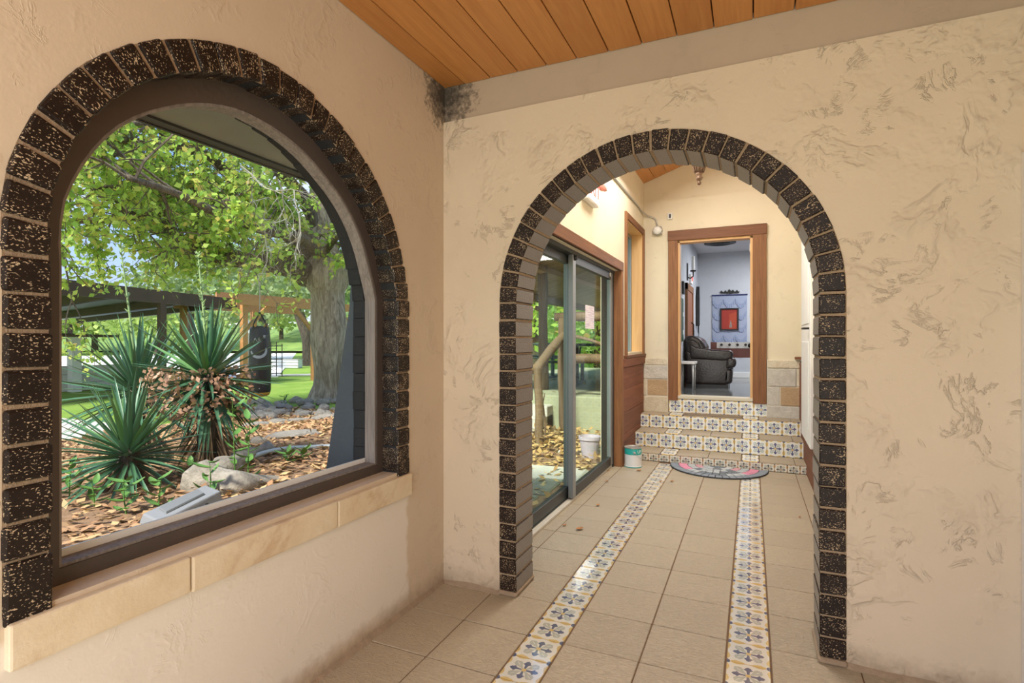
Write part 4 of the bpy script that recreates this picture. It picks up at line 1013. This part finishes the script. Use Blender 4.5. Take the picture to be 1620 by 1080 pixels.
tree = thing('shade_tree', 'big tree with thick grey trunk and bright green leaves outside the window', 'tree', (0, 0, 0))
tb_ = at(521, 634, 11.0)
trunk = [tb_ + Vector((0, 0, -.15)), tb_ + Vector((0, 0, .12)), at(523, 590, 11), at(522, 530, 11), at(518, 470, 11), at(514, 430, 11), at(512, 380, 11.1), at(508, 320, 11.2), at(500, 250, 11.2), at(485, 160, 11.1)]
tp_ = smooth_path(trunk, 6); n_ = len(tp_)
b = MB(); b.tube(tp_, [(.50 - .17 * min(1, i / 9)) if i < 26 else .34 + .08 * sin(pi * min(1, (i - 24) / 10)) - .25 * max(0, (i - 30)) / (n_ - 30) for i in range(n_)], 22, True, 0, .28); b.build('trunk', M_BARK, tree, smooth=True)
limbs = [([at(505, 440, 11), at(470, 425, 10.6), at(440, 418, 9.9), at(408, 414, 9.25), at(340, 402, 8.9), at(270, 372, 8.5), at(190, 330, 8.0)], .26),
         ([at(512, 420, 11), at(455, 372, 10.6), at(420, 335, 10.2), at(340, 318, 9.4), at(250, 300, 8.6), at(150, 296, 7.6)], .15),
         ([at(512, 400, 11), at(450, 330, 10.4), at(390, 290, 9.6), at(310, 240, 8.7), at(220, 225, 7.8), at(120, 215, 7.2)], .13),
         ([at(510, 380, 11.1), at(470, 300, 10.6), at(420, 250, 9.8), at(360, 180, 9.0), at(300, 130, 8.2)], .12),
         ([at(512, 430, 11), at(548, 405, 11.2), at(600, 360, 11.6), at(680, 300, 12)], .16),
         ([at(505, 330, 11.2), at(440, 270, 10.4), at(400, 200, 10.4), at(330, 120, 10.4)], .12),
         ([at(512, 410, 11), at(480, 380, 10.0), at(430, 365, 8.6), at(360, 345, 7.6), at(290, 310, 7.0), at(200, 280, 6.4)], .11),
         ([at(512, 370, 11), at(470, 350, 12), at(380, 330, 13.2), at(280, 310, 14), at(180, 300, 14.5)], .14),
         ([at(500, 300, 11.2), at(530, 220, 10.6), at(520, 150, 10.2)], .12),
         ([at(512, 415, 11), at(520, 390, 10.3), at(540, 370, 9.8), at(560, 350, 9.4)], .07),
         ([at(270, 355, 8.5), at(210, 345, 8.0), at(150, 350, 7.6), at(90, 350, 7.2)], .06),
         ([at(360, 180, 9.0), at(260, 190, 8.0), at(170, 200, 7.2)], .06)]
TV, TF = [], []
tw = MB(); nl = 0
def twig(p, d, L_, r, depth):
    n = 4; P = [p]; q = p.copy(); dd = d.copy()
    for i in range(n):
        dd = (dd + rv() * .28 + Vector((0, 0, -.05))).normalized(); q = q + dd * L_ / n; P.append(q.copy())
    tw.tube(P, [r * (1 - .7 * i / n) for i in range(n + 1)], 4, False)
    if depth > 0:
        for k in range(7 if depth > 1 else 5):
            i = random.randint(1, n); twig(P[i], ((P[i] - P[i - 1]).normalized() * .6 + rv()).normalized(), L_ * uni(.45, .7), r * .5, depth - 1)
    else:
        for k in range(9):
            t = uni(.1, 1) * n; i = min(int(t), n - 1); pp = P[i].lerp(P[i + 1], t - i) + rv() * .05
            ld = (rv() + Vector((0, 0, -.55))); sz = uni(.06, .115)
            quad_leaf(TV, TF, pp, ld, rv(), sz, sz * .72)
for P, r in limbs:
    sp_ = smooth_path(P, 5); m_ = len(sp_)
    b = MB(); b.tube(sp_, [r * (1 - .82 * i / (m_ - 1)) + .012 for i in range(m_)], 9, True, 0, .3); b.build('limb', M_LIMB, tree, smooth=True)
    i0 = int(m_ * (.6 if r > .2 else .35))
    cnt = max(4, int(m_ * .46))
    for k in range(cnt):
        i = random.randint(i0, m_ - 1); dd = (sp_[min(i + 1, m_ - 1)] - sp_[i - 1]).normalized()
        twig(sp_[i], (dd * .6 + rv() + Vector((0, 0, .25))).normalized(), uni(.7, 1.25), .022, 2)
o = tw.build('twigs', M_LIMB, tree, fix=False); o['kind'] = 'stuff'
foliage_obj('foliage', TV, TF, M_LEAF, tree)
# bare dry twigs and hanging moss near the eave
dry = MB(); 
def drytwig(p, d, L_, r, k):
    P = [p]; q = p.copy(); dd = d.copy()
    for i in range(5): dd = (dd + rv() * .4 + Vector((0, 0, -.12))).normalized(); q = q + dd * L_ / 5; P.append(q.copy())
    dry.tube(P, [r * (1 - .14 * i) for i in range(6)], 4, False)
    if k: 
        for _ in range(4): drytwig(P[random.randint(1, 5)], (dd + rv()).normalized(), L_ * .6, r * .6, k - 1)
for px, py, d_ in ((400, 268, 7.2), (440, 285, 7.4), (465, 300, 7.2), (420, 330, 7.4), (380, 262, 7.0)): drytwig(at(px, py, d_), Vector((uni(-.5, .5), uni(-.5, .5), -.7)), .8, .012, 2)
o = dry.build('dry_twigs', plain('grey_lichen_twig', (.42, .40, .33), .9, .2), tree, fix=False); o['kind'] = 'stuff'

# far trees
def blob_tree(name, label, base, h, rx, n, size, mat, trunk_r=.25, bk=None, group=None, lean=0, low=.45):
    t = thing(name, label, 'tree', base, 0, group)
    b = MB(); b.tube(smooth_path([(0, 0, -.3), (lean * .2, 0, h * .25), (lean, 0, h * .62)], 4), [trunk_r * (1.25 - .08 * i) for i in range(9)], 9, True, 0, .2); b.build('trunk', bk or M_BARKD, t, smooth=True)
    V, Fc = [], []; cl = [(Vector((uni(-rx, rx) * .8 + lean, uni(-rx, rx) * .8, h * uni(low, .95))), rx * uni(.28, .5)) for _ in range(16 if low > .3 else 26)]
    for _ in range(n):
        c, r = random.choice(cl); v = rv() * r * uni(.55, 1.) ; v.z *= .75
        quad_leaf(V, Fc, c + v, rv(), rv(), size * uni(.7, 1.3), size * .75)
    foliage_obj('foliage', V, Fc, mat, t); return t
def gbase(px, d, z=.05): p = at(px, 540, d); return (p.x, p.y, z)
blob_tree('oak_tree', 'dark spreading oak behind the punching bag', gbase(492, 27), 5.4, 4.2, 3200, .30, M_LEAFD, .33, None, None, -1.2)
blob_tree('oak_tree', 'grey green oak rising above the right end of the carport roof', gbase(300, 32), 7.2, 4.6, 2600, .34, M_LEAFD, .3)
blob_tree('oak_tree', 'tall grey green oak between punching bag and big trunk', gbase(415, 36), 8.4, 5.2, 3000, .36, M_LEAFD, .4)
blob_tree('oak_tree', 'dark oak filling the gap right of the big trunk', gbase(575, 34), 8.0, 5.0, 2200, .36, M_LEAFD, .4)
lab = ['bright green tree at the left end of the far hillside', 'round yellow green tree on the hillside behind the small shed', 'pale green tree behind the yucca on the hillside', 'bushy green tree far behind the carport post', 'wide green tree on the hillside left of the far oak', 'hillside tree seen under the pergola beam', 'green hillside tree behind the far road']
for i, (px, d_, h_) in enumerate(((75, 46, 5.5), (150, 50, 5.2), (205, 54, 5.0), (250, 46, 4.6), (345, 56, 6.5), (445, 62, 7), (560, 60, 7))):
    blob_tree('hill_tree', lab[i], gbase(px, d_, .3), h_, 4.6, 1500, .50, M_LEAFH, .25, None, 'trees on the far hillside')
lab = ['leafy tree behind the patio, left in the sliding door', 'leafy tree behind the patio, right in the sliding door', 'pale tree far behind the patio tables', 'tree behind the cedar column of the porch']
for i, (px, d_, h_) in enumerate(((852, 19, 5.5), (945, 21, 5.5), (900, 30, 7), (800, 24, 6))):
    blob_tree('yard_tree', lab[i], gbase(px, d_), h_, 3.2, 3400, .24, M_LEAF, .2, None, 'trees behind the patio', 0, .12)
b = MB()
hill = [(at(x, 540, 75).x, at(x, 540, 75).y, 2.2 + 2.4 * noise.noise((x * .011, 0, 0))) for x in range(-300, 1300, 60)]
for i, (x, y, z) in enumerate(hill):
    b.v += [(x * .72, y * .72, 0.3), (x * .9, y * .9, z * .6 + 1.0), (x * 1.1, y * 1.1, z + 1.6), (x * 1.5, y * 1.5, z + .5)]
for i in range(len(hill) - 1):
    for j in range(3): a = i * 4 + j; b.f.append((a, a + 1, a + 5, a + 4)); b.mi.append(0)
struct(b.build('ground_hill', stone('wooded_hill', (.10, .20, .04), (.24, .36, .08), None, .8, 1., 1.), smooth=True, fix=False))

# carport: ribbed metal roof on dark steel
M_RUST = plain('dark_brown_steel', (.075, .042, .033), .6, .3, 6, .2)
cp = thing('carport', 'long low carport with dark brown steel beams and ribbed metal roof', 'carport', (0, 0, 0))
A = at(92, 441, 10.6); B = at(372, 473, 15.1); ux = (B - A).normalized(); A0 = A - ux * 4.5
C_ = at(92, 494, 23.5); side = (C_ - B); side.z = -.25; 
b = MB(); b.box(0, 1, -.06, .06, -.30, 0, beam_mx(A0, B)); b.build('front_fascia', M_RUST, cp)
b = MB(); b.box(0, 1, -.05, .05, -.22, 0, beam_mx(B, B + side)); b.build('side_beam', M_RUST, cp)
for k in (.30, .62):
    S0 = A0.lerp(B, 1 - k * .62); b = MB(); b.box(0, 1, -.05, .05, -.26, -.05, beam_mx(S0 + Vector((0, 0, -.02)), S0 + side)); b.build('cross_beam', M_RUST, cp)
b = MB(); nr = 60
for i in range(nr + 1):
    q = A0.lerp(B, i / nr) + Vector((0, 0, -.02 - (.035 if i % 2 else 0))); b.v += [tuple(q), tuple(q + side * 1.0)]
for i in range(nr): a = 2 * i; b.f.append((a, a + 1, a + 3, a + 2)); b.mi.append(0)
b.build('ribbed_roof', plain('pale_ribbed_metal', (.42, .43, .38), .5, .15, 2, 0, .2), cp, fix=False)
pq = A0.lerp(B, .745)
for k, q in enumerate((pq, A0.lerp(B, .02), B + side * .9)):
    b = MB(); b.box(q.x - .07, q.x + .07, q.y - .07, q.y + .07, .0, q.z - .1); b.build('post', M_RUST, cp)
# small block shed at the far left
shed = thing('block_shed', 'small shed with white pillar, pale block wall and flat roof at the window edge', 'shed', (0, 0, 0))
bw0 = atz(60, 622, .05); bw1 = atz(208, 612, .05); M_BLOCK = plain('white_grey_block', (.60, .60, .58), .9, .08, 6, .3)
mxw = beam_mx(bw0, bw1); Lw = (bw1 - bw0).length; nb_ = 7
for r_ in range(3):
    for i in range(nb_ + (r_ % 2)):
        x0 = max(0, (i - .5 * (r_ % 2)) / nb_); x1 = min(1, (i + 1 - .5 * (r_ % 2)) / nb_)
        b = MB(); b.box(x0 + .002, x1 - .002, -.10, .10, r_ * .205 + .003, r_ * .205 + .20, mxw); b.build('wall_block', M_BLOCK, shed)
q = atz(118, 619, .05); b = MB(); b.box(q.x - .10, q.x + .10, q.y - .10, q.y + .10, 0, 1.36); b.build('pillar', M_WHITE, shed)
b = MB(); b.box(-2.5, .12, -.5, 1.3, 0, .06, Matrix.Translation((q.x, q.y, 1.36)) @ Matrix.Rotation(YAW, 4, 'Z') @ Matrix.Rotation(radians(2), 4, 'Y')); b.build('roof', M_RUST, shed)
# pergola
pg = thing('cedar_pergola', 'orange cedar pergola behind the big tree trunk', 'pergola', (0, 0, 0))
P1 = atz(386, 609, .05); P2 = atz(497, 601, .05); dx = (P2 - P1).normalized(); pz = 2.27
nrm = Vector((-dx.y, dx.x, 0))
def post(q): b = MB(); b.box(-.075, .075, -.075, .075, -.05, pz - .05, Matrix.Translation((q.x, q.y, .05)) @ Matrix.Rotation(atan2(dx.y, dx.x), 4, 'Z')); b.build('post', M_CEDAR, pg)
post(P1); post(P2); post(P1 + nrm * 3.2); post(P2 + nrm * 3.2); post(P2 + dx * 3.0)
for off, z0, z1 in ((-.10, pz - .02, pz + .20), (.10, pz - .02, pz + .20), (.9, pz + .20, pz + .37), (2.2, pz + .20, pz + .37), (3.2, pz - .02, pz + .20)):
    b = MB(); b.box(-.12, 1.75, -.03, .03, z0, z1, beam_mx(Vector((P1.x, P1.y, 0)) + nrm * off, Vector((P2.x, P2.y, 0)) + nrm * off)); b.build('beam', M_CEDAR, pg)
for q, s_ in ((P1, 1), (P2, -1), (P2, 1)):
    b = MB(); b.box(0, 1, -.04, .04, -.05, .05, beam_mx((q.x, q.y, pz - .75), (q.x + dx.x * .75 * s_, q.y + dx.y * .75 * s_, pz + .02))); b.build('brace', M_CEDAR, pg)
b = MB(); b.box(0, 1, -.04, .04, 0, .14, beam_mx(P2 + Vector((0, 0, pz - .42)) + dx * .8, P2 + Vector((0, 0, pz - .42)) + dx * 3)); b.build('side_rail', M_CEDAR, pg)
# punching bag on straps below the long limb
bc = at(411, 627, 9.2)
bag = thing('punching_bag', 'black and yellow punching bag hanging below the tree limb', 'punching bag', (bc.x, bc.y, bc.z), atan2(-bc.x, bc.y))
M_YEL = plain('yellow_vinyl', (.62, .33, .03), .5, .1); M_VIN = plain('black_vinyl', (.022, .027, .028), .38, .2, 6, .05)
b = MB(); b.lathe([(.165, .07), (.176, .12), (.178, .5), (.172, .9), (.155, 1.16), (.14, 1.20), (.0, 1.21)], 28); b.build('body', M_VIN, bag, smooth=True)
b = MB(); b.lathe([(.0, 0), (.10, .005), (.15, .03), (.168, .075), (.165, .08)], 28); b.build('bottom_cap', M_YEL, bag, smooth=True)
for k in range(4):
    a = pi / 4 + k * pi / 2
    b = MB(); b.tube([(.15 * cos(a), .15 * sin(a), 1.10), (.135 * cos(a), .135 * sin(a), 1.24), (.01 * cos(a), .01 * sin(a), 1.44)], .014, 6); b.build('strap', M_BLACK, bag, smooth=True)
    b = MB(); b.prism([(-.05, 1.18), (.05, 1.18), (.0, 1.27)], [], lambda u, v, d, a=a: (cos(a) * d - sin(a) * u, sin(a) * d + cos(a) * u, v), .128, .138); b.build('strap_anchor', M_YEL, bag)
b = MB(); b.tube([(0, 0, 1.43), (0, 0, 1.9), (0, 0, 2.30)], .008, 6); b.build('chain', M_STEEL, bag)
M_MARK = plain('pale_bag_print', (.42, .46, .48), .6, .1)
def decal(path, w, name):
    po, pi2 = [], []
    for i, (u, v, ww) in enumerate(path):
        u0, v0, _ = path[max(i - 1, 0)]; u1, v1, _ = path[min(i + 1, len(path) - 1)]; d = Vector((u1 - u0, v1 - v0)).normalized(); nn = Vector((-d.y, d.x)) * ww / 2
        po.append((u + nn.x, v + nn.y)); pi2.append((u - nn.x, v - nn.y))
    def wrap(u, v, d):
        a = -pi / 2 + u / .175; return ((.1765 + d) * cos(a), (.1765 + d) * sin(a), v)
    b = MB(); b.ring(po, pi2, wrap, -.004, .0035); b.build(name, M_MARK, bag)
decal([(-.13 + .13 + .125 * cos(a) - .02, .80 + .12 * sin(a), .042 * (1 - abs((a + 1.35) / 2.1) ** 2) + .006) for a in [-3.0 + 3.3 * i / 16 for i in range(17)]], 0, 'crescent_print')
decal([(-.10, .93, .012), (-.07, 1.0, .02), (-.05, .96, .016), (-.03, .93, .014), (-.01, 1.0, .012), (.0, .95, .016)], 0, 'script_print')
decal([(.07, 1.0, .03), (.075, 1.05, .04)], 0, 'spot_print'); decal([(-.14, .15, .012), (.0, .15, .012)], 0, 'lettering_print'); decal([(-.14, .185, .005), (.05, .185, .005)], 0, 'line_print')
# gate, planter, path and lantern far off
gt = thing('iron_gate', 'black wrought iron gate standing open beside the punching bag', 'gate', atz(433, 596, .05))
for x in (-.12, -.04, .04, .12):
    b = MB(); b.tube([(x, x * 2, 0), (x, x * 2, 1.12 + .06 * (abs(x) < .1))], .014, 6); b.build('bar', M_BLACK, gt)
for z in (.12, .6, 1.05):
    b = MB(); b.tube([(-.13, -.26, z), (.13, .26, z)], .014, 6); b.build('cross_bar', M_BLACK, gt)
for z in (.3, .45, .75, .9):
    b = MB(); b.tube([(.09 * cos(a) * .45, .09 * cos(a), z + .07 * sin(a)) for a in [2 * pi * i / 12 for i in range(13)]], .008, 5); b.build('scroll', M_BLACK, gt)
p = atz(456, 582, .05); tr2 = thing('metal_trough', 'long pale metal trough on the lawn beyond the gate', 'trough', (p.x, p.y, .05), YAW)
b = MB(); b.box(-.55, .55, -.25, .25, 0, .40); b.build('tank', plain('pale_blue_grey_metal', (.58, .62, .66), .5, .06), tr2, bevel=.02)
for z in (.13, .27):
    b = MB(); b.box(-.56, .56, -.262, -.248, z - .015, z + .015); b.build('rib', M_STEEL, tr2)
b = MB(); b.box(-.57, .57, -.27, .27, .385, .41); b.build('rim', M_STEEL, tr2)
b = MB(); q0 = atz(425, 594.5, .05); q1 = atz(520, 592.5, .05); b.box(-.2, 1.3, -.35, .35, .0, .03, beam_mx((q0.x, q0.y, .05), (q1.x, q1.y, .05))); struct(b.build('ground_path', M_CONC))
p = atz(393, 585, .05); ln = thing('lantern_post', 'thin post with white glass lantern left of the punching bag', 'lantern', p)
b = MB(); b.tube([(0, 0, 0), (0, 0, 1.55)], .04, 8); b.build('post', M_STEEL, ln)
b = MB(); b.lathe([(.08, 1.55), (.15, 1.85), (.0, 1.86)], 6); b.build('lantern_glass', M_WHITE, ln)
b = MB(); b.lathe([(.19, 1.86), (.06, 2.0), (.02, 2.1), (0, 2.12)], 6); b.build('lantern_cap', M_STEEL, ln)

# yuccas: every blade its own part
M_YUC = plain('blue_green_yucca', (.075, .19, .10), .36, .4, 2.5)
M_YUC2 = plain('fresh_yucca', (.13, .29, .09), .4, .35, 2.5)
def blade(name, L_, Wd, bend, mat):
    b = MB(); n = 7
    for i in range(n + 1):
        t = i / n; w = Wd * (.55 + .45 * min(1, t * 4)) * (1 - t ** 2.2) + .0008; z = -bend * t * t * L_
        b.v += [(t * L_, -w / 2, z + w * .28), (t * L_, 0, z), (t * L_, w / 2, z + w * .28)]
    for i in range(n):
        for j in (0, 1): a = i * 3 + j; b.f.append((a, a + 1, a + 4, a + 3)); b.mi.append(0)
    return b.mesh(name, mat, fix=False, smooth=True)
BL = [blade('yucca_blade', .62, .044, .04, M_YUC), blade('yucca_blade_b', .60, .038, .12, M_YUC), blade('yucca_blade_c', .58, .042, .0, M_YUC2)]
M_DEAD = plain('dead_straw_blade', (.30, .20, .12), .9, .3, 9)
M_DEADL = leaf_shader('caught_orange_leaf', [(0, (.28, .13, .075)), (.5, (.46, .26, .17)), (1, (.58, .38, .27))], .15, .9)
def yucca(label, crown, base, scale, n, tilt=0., skirt=0):
    t = thing('yucca_plant', label, 'yucca', base, 0, 'yuccas outside the window'); c = Vector(crown) - Vector(base)
    b = MB(); b.tube([(0, 0, -.05), (c.x * .4, c.y * .4, c.z * .5), tuple(c)], [.10, .085, .06], 10, True, 0, .3); b.build('stem', M_BARKD, t, smooth=True)
    for i in range(n):
        az = i * 2.39996 + uni(-.2, .2); u = (i + .5) / n
        elv = radians(88 - (118 if not skirt or skirt < 130 else 150) * u ** .85 + uni(-7, 7)); m = random.choice(BL if elv > .5 else BL[:2])
        M = Matrix.Translation(c + Vector((cos(az), sin(az), 0)) * .03 + Vector((0, 0, -.12 * u))) @ Matrix.Rotation(az, 4, 'Z') @ Matrix.Rotation(-elv, 4, 'Y') @ Matrix.Rotation(uni(-.5, .5), 4, 'X') @ Matrix.Diagonal((scale * uni(.85, 1.1),) * 3 + (1,))
        link('blade', m, t, M)
    if skirt:
        V, Fc = [], []
        for _ in range(skirt):
            z = uni(.04, c.z * .5); az = uni(0, 6.28); p = Vector((c.x * z / c.z + .08 * cos(az), c.y * z / c.z + .08 * sin(az), z))
            quad_leaf(V, Fc, p, Vector((cos(az) * .5, sin(az) * .5, -.8 + uni(-.1, .2))), rv(), uni(.25, .5) * min(1, z * 2.2 + .2), .02)
        foliage_obj('dead_blades', V, Fc, M_DEAD, t)
    return t, c
cA = at(328, 588, 4.5); yA, c = yucca('tallest yucca with flower stalk and dry orange leaves caught under its crown', cA, (cA.x + .03, cA.y, gz(cA.x, cA.y)), 1.0, 150, 0, 150)
V, Fc = [], []
for _ in range(1100):
    az = uni(0, 6.28); rr = uni(.12, .42); p = c + Vector((cos(az) * rr - .02, sin(az) * rr - .06, uni(-.40, .0) + .12 * rr)); quad_leaf(V, Fc, p, rv(), rv(), uni(.03, .06), uni(.024, .045))
foliage_obj('caught_dry_leaves', V, Fc, M_DEADL, yA)
cB = at(218, 612, 4.85); yB, cb_ = yucca('leaning yucca at the back left with long blades and a green flower stalk', cB, (cB.x, cB.y, gz(cB.x, cB.y)), 1.08, 120, 0, 120)
cC = at(203, 706, 3.85); yC, cc_ = yucca('low yucca spreading close to the ground in front', cC, (cC.x, cC.y, gz(cC.x, cC.y)), .88, 125, 0, 60)
M_STALK = plain('fresh_green_stalk', (.28, .40, .16), .6, .2, 12)
def stalk(parent, c, tip):
    P = smooth_path([c, c.lerp(tip, .5) + Vector((.01, 0, 0)), tip], 6)
    b = MB(); b.tube(P, [.014 - .010 * i / (len(P) - 1) for i in range(len(P))], 7); o = b.build('flower_stalk', M_STALK, parent, smooth=True)
    for k in range(34):
        t = uni(.38, .99); i = int(t * (len(P) - 1)); q = P[i].lerp(P[min(i + 1, len(P) - 1)], t * (len(P) - 1) - i); az = uni(0, 6.28); d = Vector((cos(az), sin(az), 1.1)).normalized()
        b = MB(); b.tube([q, q + d * .02, q + d * uni(.035, .055)], [.003, .008, .002], 5); b.build('bud', M_STALK, o)
stalk(yB, cb_, at(190, 385, 4.85) - Vector(yB.location)); stalk(yA, c, at(313, 400, 4.6) - Vector(yA.location))

# leaf litter, weeds, stones, driftwood, hose, splash block
V, Fc = [], []
for _ in range(17000):
    y = uni(-.2, 7.2); xr = -1.74 - max(0, y - 1.6) * .62; x = uni(-7.6, xr)
    if rnd() > .35 + .65 * (noise.noise((x * .8, y * .8, 4)) > -.25): continue
    quad_leaf(V, Fc, Vector((x, y, gz(x, y) + uni(.004, .03))), Vector((uni(-1, 1), uni(-1, 1), uni(-.3, .3))), Vector((uni(-.4, .4), uni(-.4, .4), 1)), uni(.05, .095), uni(.03, .06))
M_LIT = leaf_shader('leaf_litter', [(0, (.22, .11, .055)), (.45, (.44, .25, .13)), (.8, (.58, .36, .19)), (1, (.62, .46, .22))], .1, .9)
o = foliage_obj('leaf_litter', V, Fc, M_LIT, None); tag(o, 'brown and orange fallen leaves covering the planting bed', 'leaf litter')
V, Fc = [], []
for _ in range(4200):
    x, y = uni(-3.6, -1.45), uni(2.9, 7.2)
    if x < -2.1 - (y - 2.7) * .5: continue
    hgt = .16 * math.exp(-(((x + 2.2) / .8) ** 2 + ((y - 6.5) / .7) ** 2)); den = math.exp(-(((x + 2.1) / 1.) ** 2 + ((y - 6.3) / .8) ** 2)) + .22
    if rnd() > den: continue
    quad_leaf(V, Fc, Vector((x, y, -.03 + hgt * rnd() + uni(0, .02))), Vector((uni(-1, 1), uni(-1, 1), uni(-.3, .4))), Vector((uni(-.5, .5), uni(-.5, .5), 1)), uni(.06, .11), uni(.04, .07))
for _ in range(90):
    x, y = uni(-4.5, -1.6), uni(7.4, 11); quad_leaf(V, Fc, Vector((x, y, .476)), Vector((uni(-1, 1), uni(-1, 1), .1)), Vector((0, .2, 1)), .10, .06)
M_LIT2 = leaf_shader('tan_leaf_litter', [(0, (.34, .19, .07)), (.5, (.56, .36, .15)), (1, (.70, .52, .25))], .1, .9)
o = foliage_obj('leaf_pile', V, Fc, M_LIT2, None); tag(o, 'tan leaf pile in the courtyard below the log railing', 'leaf litter')
M_WEED = plain('weed_green', (.10, .24, .045), .55, .35, 6)
wl = leaf_mesh('weed_leaf', .11, .042, M_WEED, 5, .5)
def weed(label, p, h, n, spread=.8):
    t = thing('weed_plant', label, 'weed', p, uni(0, 6), 'weeds in the planting bed')
    b = MB(); b.tube([(0, 0, -.01), (.01, .01, h * .5), (.02, 0, h)], [.005, .004, .002], 5); b.build('stem', M_WEED, t)
    for k in range(n):
        z = h * (k + .8) / n; az = k * 2.4; link('leaf', wl, t, Matrix.Translation((cos(az) * .05, sin(az) * .05, z)) @ Matrix.Rotation(az, 4, 'Z') @ Matrix.Rotation(-uni(.1, spread), 4, 'Y') @ Matrix.Diagonal((uni(.7, 1.3),) * 3 + (1,)))
for px, py, h_, n, lb in ((372, 760, .62, 14, 'tall leafy weed right of the driftwood stump'), (350, 690, .40, 9, 'thin weed rising beside the dead yucca blades'), (392, 765, .50, 12, 'second tall weed beside the driftwood stump'), (150, 800, .18, 9, 'low weed under the front yucca, leftmost'), (200, 812, .22, 10, 'low weed under the front yucca, middle'), (250, 805, .2, 9, 'low weed between front yucca and splash block'), (300, 772, .2, 8, 'low weed behind the splash block'), (110, 790, .25, 9, 'weed at the left window edge below the yucca'), (455, 732, .12, 8, 'small weed inside the curved hose'), (480, 728, .12, 8, 'small yellow green weed near the hose end'), (450, 642, .22, 8, 'small weed on the lawn edge beside the big trunk'), (330, 790, .25, 9, 'weed at the corner of the splash block')):
    z = .2 if py > 690 else .06; p = atz(px, py, z); weed(lb, (p.x, p.y, gz(p.x, p.y)), h_, n)
def rock_mesh(k, flat=.6):
    bm = bmesh.new(); bmesh.ops.create_icosphere(bm, subdivisions=2, radius=1)
    for v in bm.verts:
        n = noise.noise(v.co * 1.3 + Vector((k * 7., 0, 0))); v.co *= 1 + .45 * n; v.co.z *= flat
    me = bpy.data.meshes.new('rock'); bm.to_mesh(me); bm.free(); me.materials.append(M_ROCK); return me
RK = [rock_mesh(k, (.6, .7, .5, .8)[k]) for k in range(4)]
for i in range(54):
    px, py = uni(392, 532), uni(634, 664); p = atz(px, py, .07); r = uni(.05, .13)
    o = link('garden_rock', RK[i % 4], None, Matrix.Translation((p.x, p.y, gz(p.x, p.y) + r * .35)) @ Matrix.Rotation(uni(0, 6), 4, 'Z') @ Matrix.Diagonal((r, r * uni(.7, 1.2), r, 1)))
    tag(o, 'pale rounded rock in the pile at the foot of the big tree', 'rock', 'rocks at the foot of the big tree')
for i, (px, py, w, lb) in enumerate(((402, 668, .20, 'leftmost flat slab edging the leaf bed'), (440, 665, .17, 'yellowish flat slab edging the leaf bed'), (475, 663, .18, 'flat slab edging the leaf bed near the trunk'), (512, 662, .20, 'flat slab edging the leaf bed beside the buttress'), (460, 700, .30, 'broad pale slab lying among the brown leaves'), (408, 712, .10, 'small round stone at the end of the driftwood'))):
    p = atz(px, py, .12); o = link('edging_stone', RK[i % 4], None, Matrix.Translation((p.x, p.y, gz(p.x, p.y) + .025)) @ Matrix.Rotation(atan2(p.y, p.x) + pi / 2 + uni(-.1, .1), 4, 'Z') @ Matrix.Diagonal((w, w * .5, .07, 1))); tag(o, lb, 'stone', 'stones edging the leaf bed')
dw = thing('driftwood', 'curved pale driftwood stump beside the yucca', 'driftwood', (0, 0, 0))
pts = [atz(322, 772, .22), atz(345, 752, .24), atz(368, 735, .27), atz(395, 718, .24), atz(430, 712, .22)]
P = smooth_path(pts, 6); b = MB(); b.tube(P, [.15 - .11 * (i / (len(P) - 1)) ** .8 + .02 * sin(i * .9) for i in range(len(P))], 14, True, 0, .5); b.build('main_stem', M_DRIFT, dw, smooth=True)
pts = [atz(352, 772, .22), atz(376, 768, .24), atz(410, 764, .2), atz(450, 760, .17)]
P = smooth_path(pts, 5); b = MB(); b.tube(P, [.13 - .09 * i / (len(P) - 1) for i in range(len(P))], 12, True, 0, .5); b.build('side_stem', M_DRIFT, dw, smooth=True)
P = smooth_path([atz(376, 742, .24), atz(392, 727, .24), atz(415, 717, .24), atz(450, 710, .23), atz(495, 707, .22), atz(545, 705, .21)], 6)
b = MB(); b.tube(P, .022, 8); tag(b.build('garden_hose', plain('pale_blue_hose', (.55, .60, .60), .5, .08), smooth=True), 'pale blue grey hose curving over the leaf bed', 'hose')
p = atz(290, 815, .2); ang = atan2(atz(345, 795, .22).y - atz(230, 832, .22).y, atz(345, 795, .22).x - atz(230, 832, .22).x)
sb = thing('splash_block', 'light grey plastic splash block lying just outside the window', 'splash block', (p.x, p.y, gz(p.x, p.y)), ang)
sb.scale = (.66, .66, .66)
M_SPL = plain('light_grey_plastic', (.24, .25, .265), .6, .08, 12, .15)
b = MB(); vs = [(-.36, -.17, 0), (.30, -.17, 0), (.36, .16, 0), (-.30, .16, 0), (-.33, -.15, .07), (.28, -.13, .17), (.33, .13, .19), (-.28, .13, .09)]
b.add(vs, [(0, 3, 2, 1), (4, 5, 6, 7), (0, 1, 5, 4), (1, 2, 6, 5), (2, 3, 7, 6), (3, 0, 4, 7)]); b.build('body', M_SPL, sb, bevel=.012, seg=2)
b = MB(); vs = [(-.22, -.08, .105), (.16, -.07, .170), (.20, .07, .183), (-.18, .07, .120)]
b.add([(x, y, z - .01) for x, y, z in vs] + [(x * .97, y * .9, z + .006) for x, y, z in vs], [(0, 3, 2, 1), (4, 5, 6, 7), (0, 1, 5, 4), (1, 2, 6, 5), (2, 3, 7, 6), (3, 0, 4, 7)]); b.build('raised_plate', plain('mid_grey_plastic', (.18, .19, .20), .6, .08), sb)
b = MB(); b.box(.10, .12, -.168, -.155, .06, .10); b.build('slot', M_BLACK, sb)
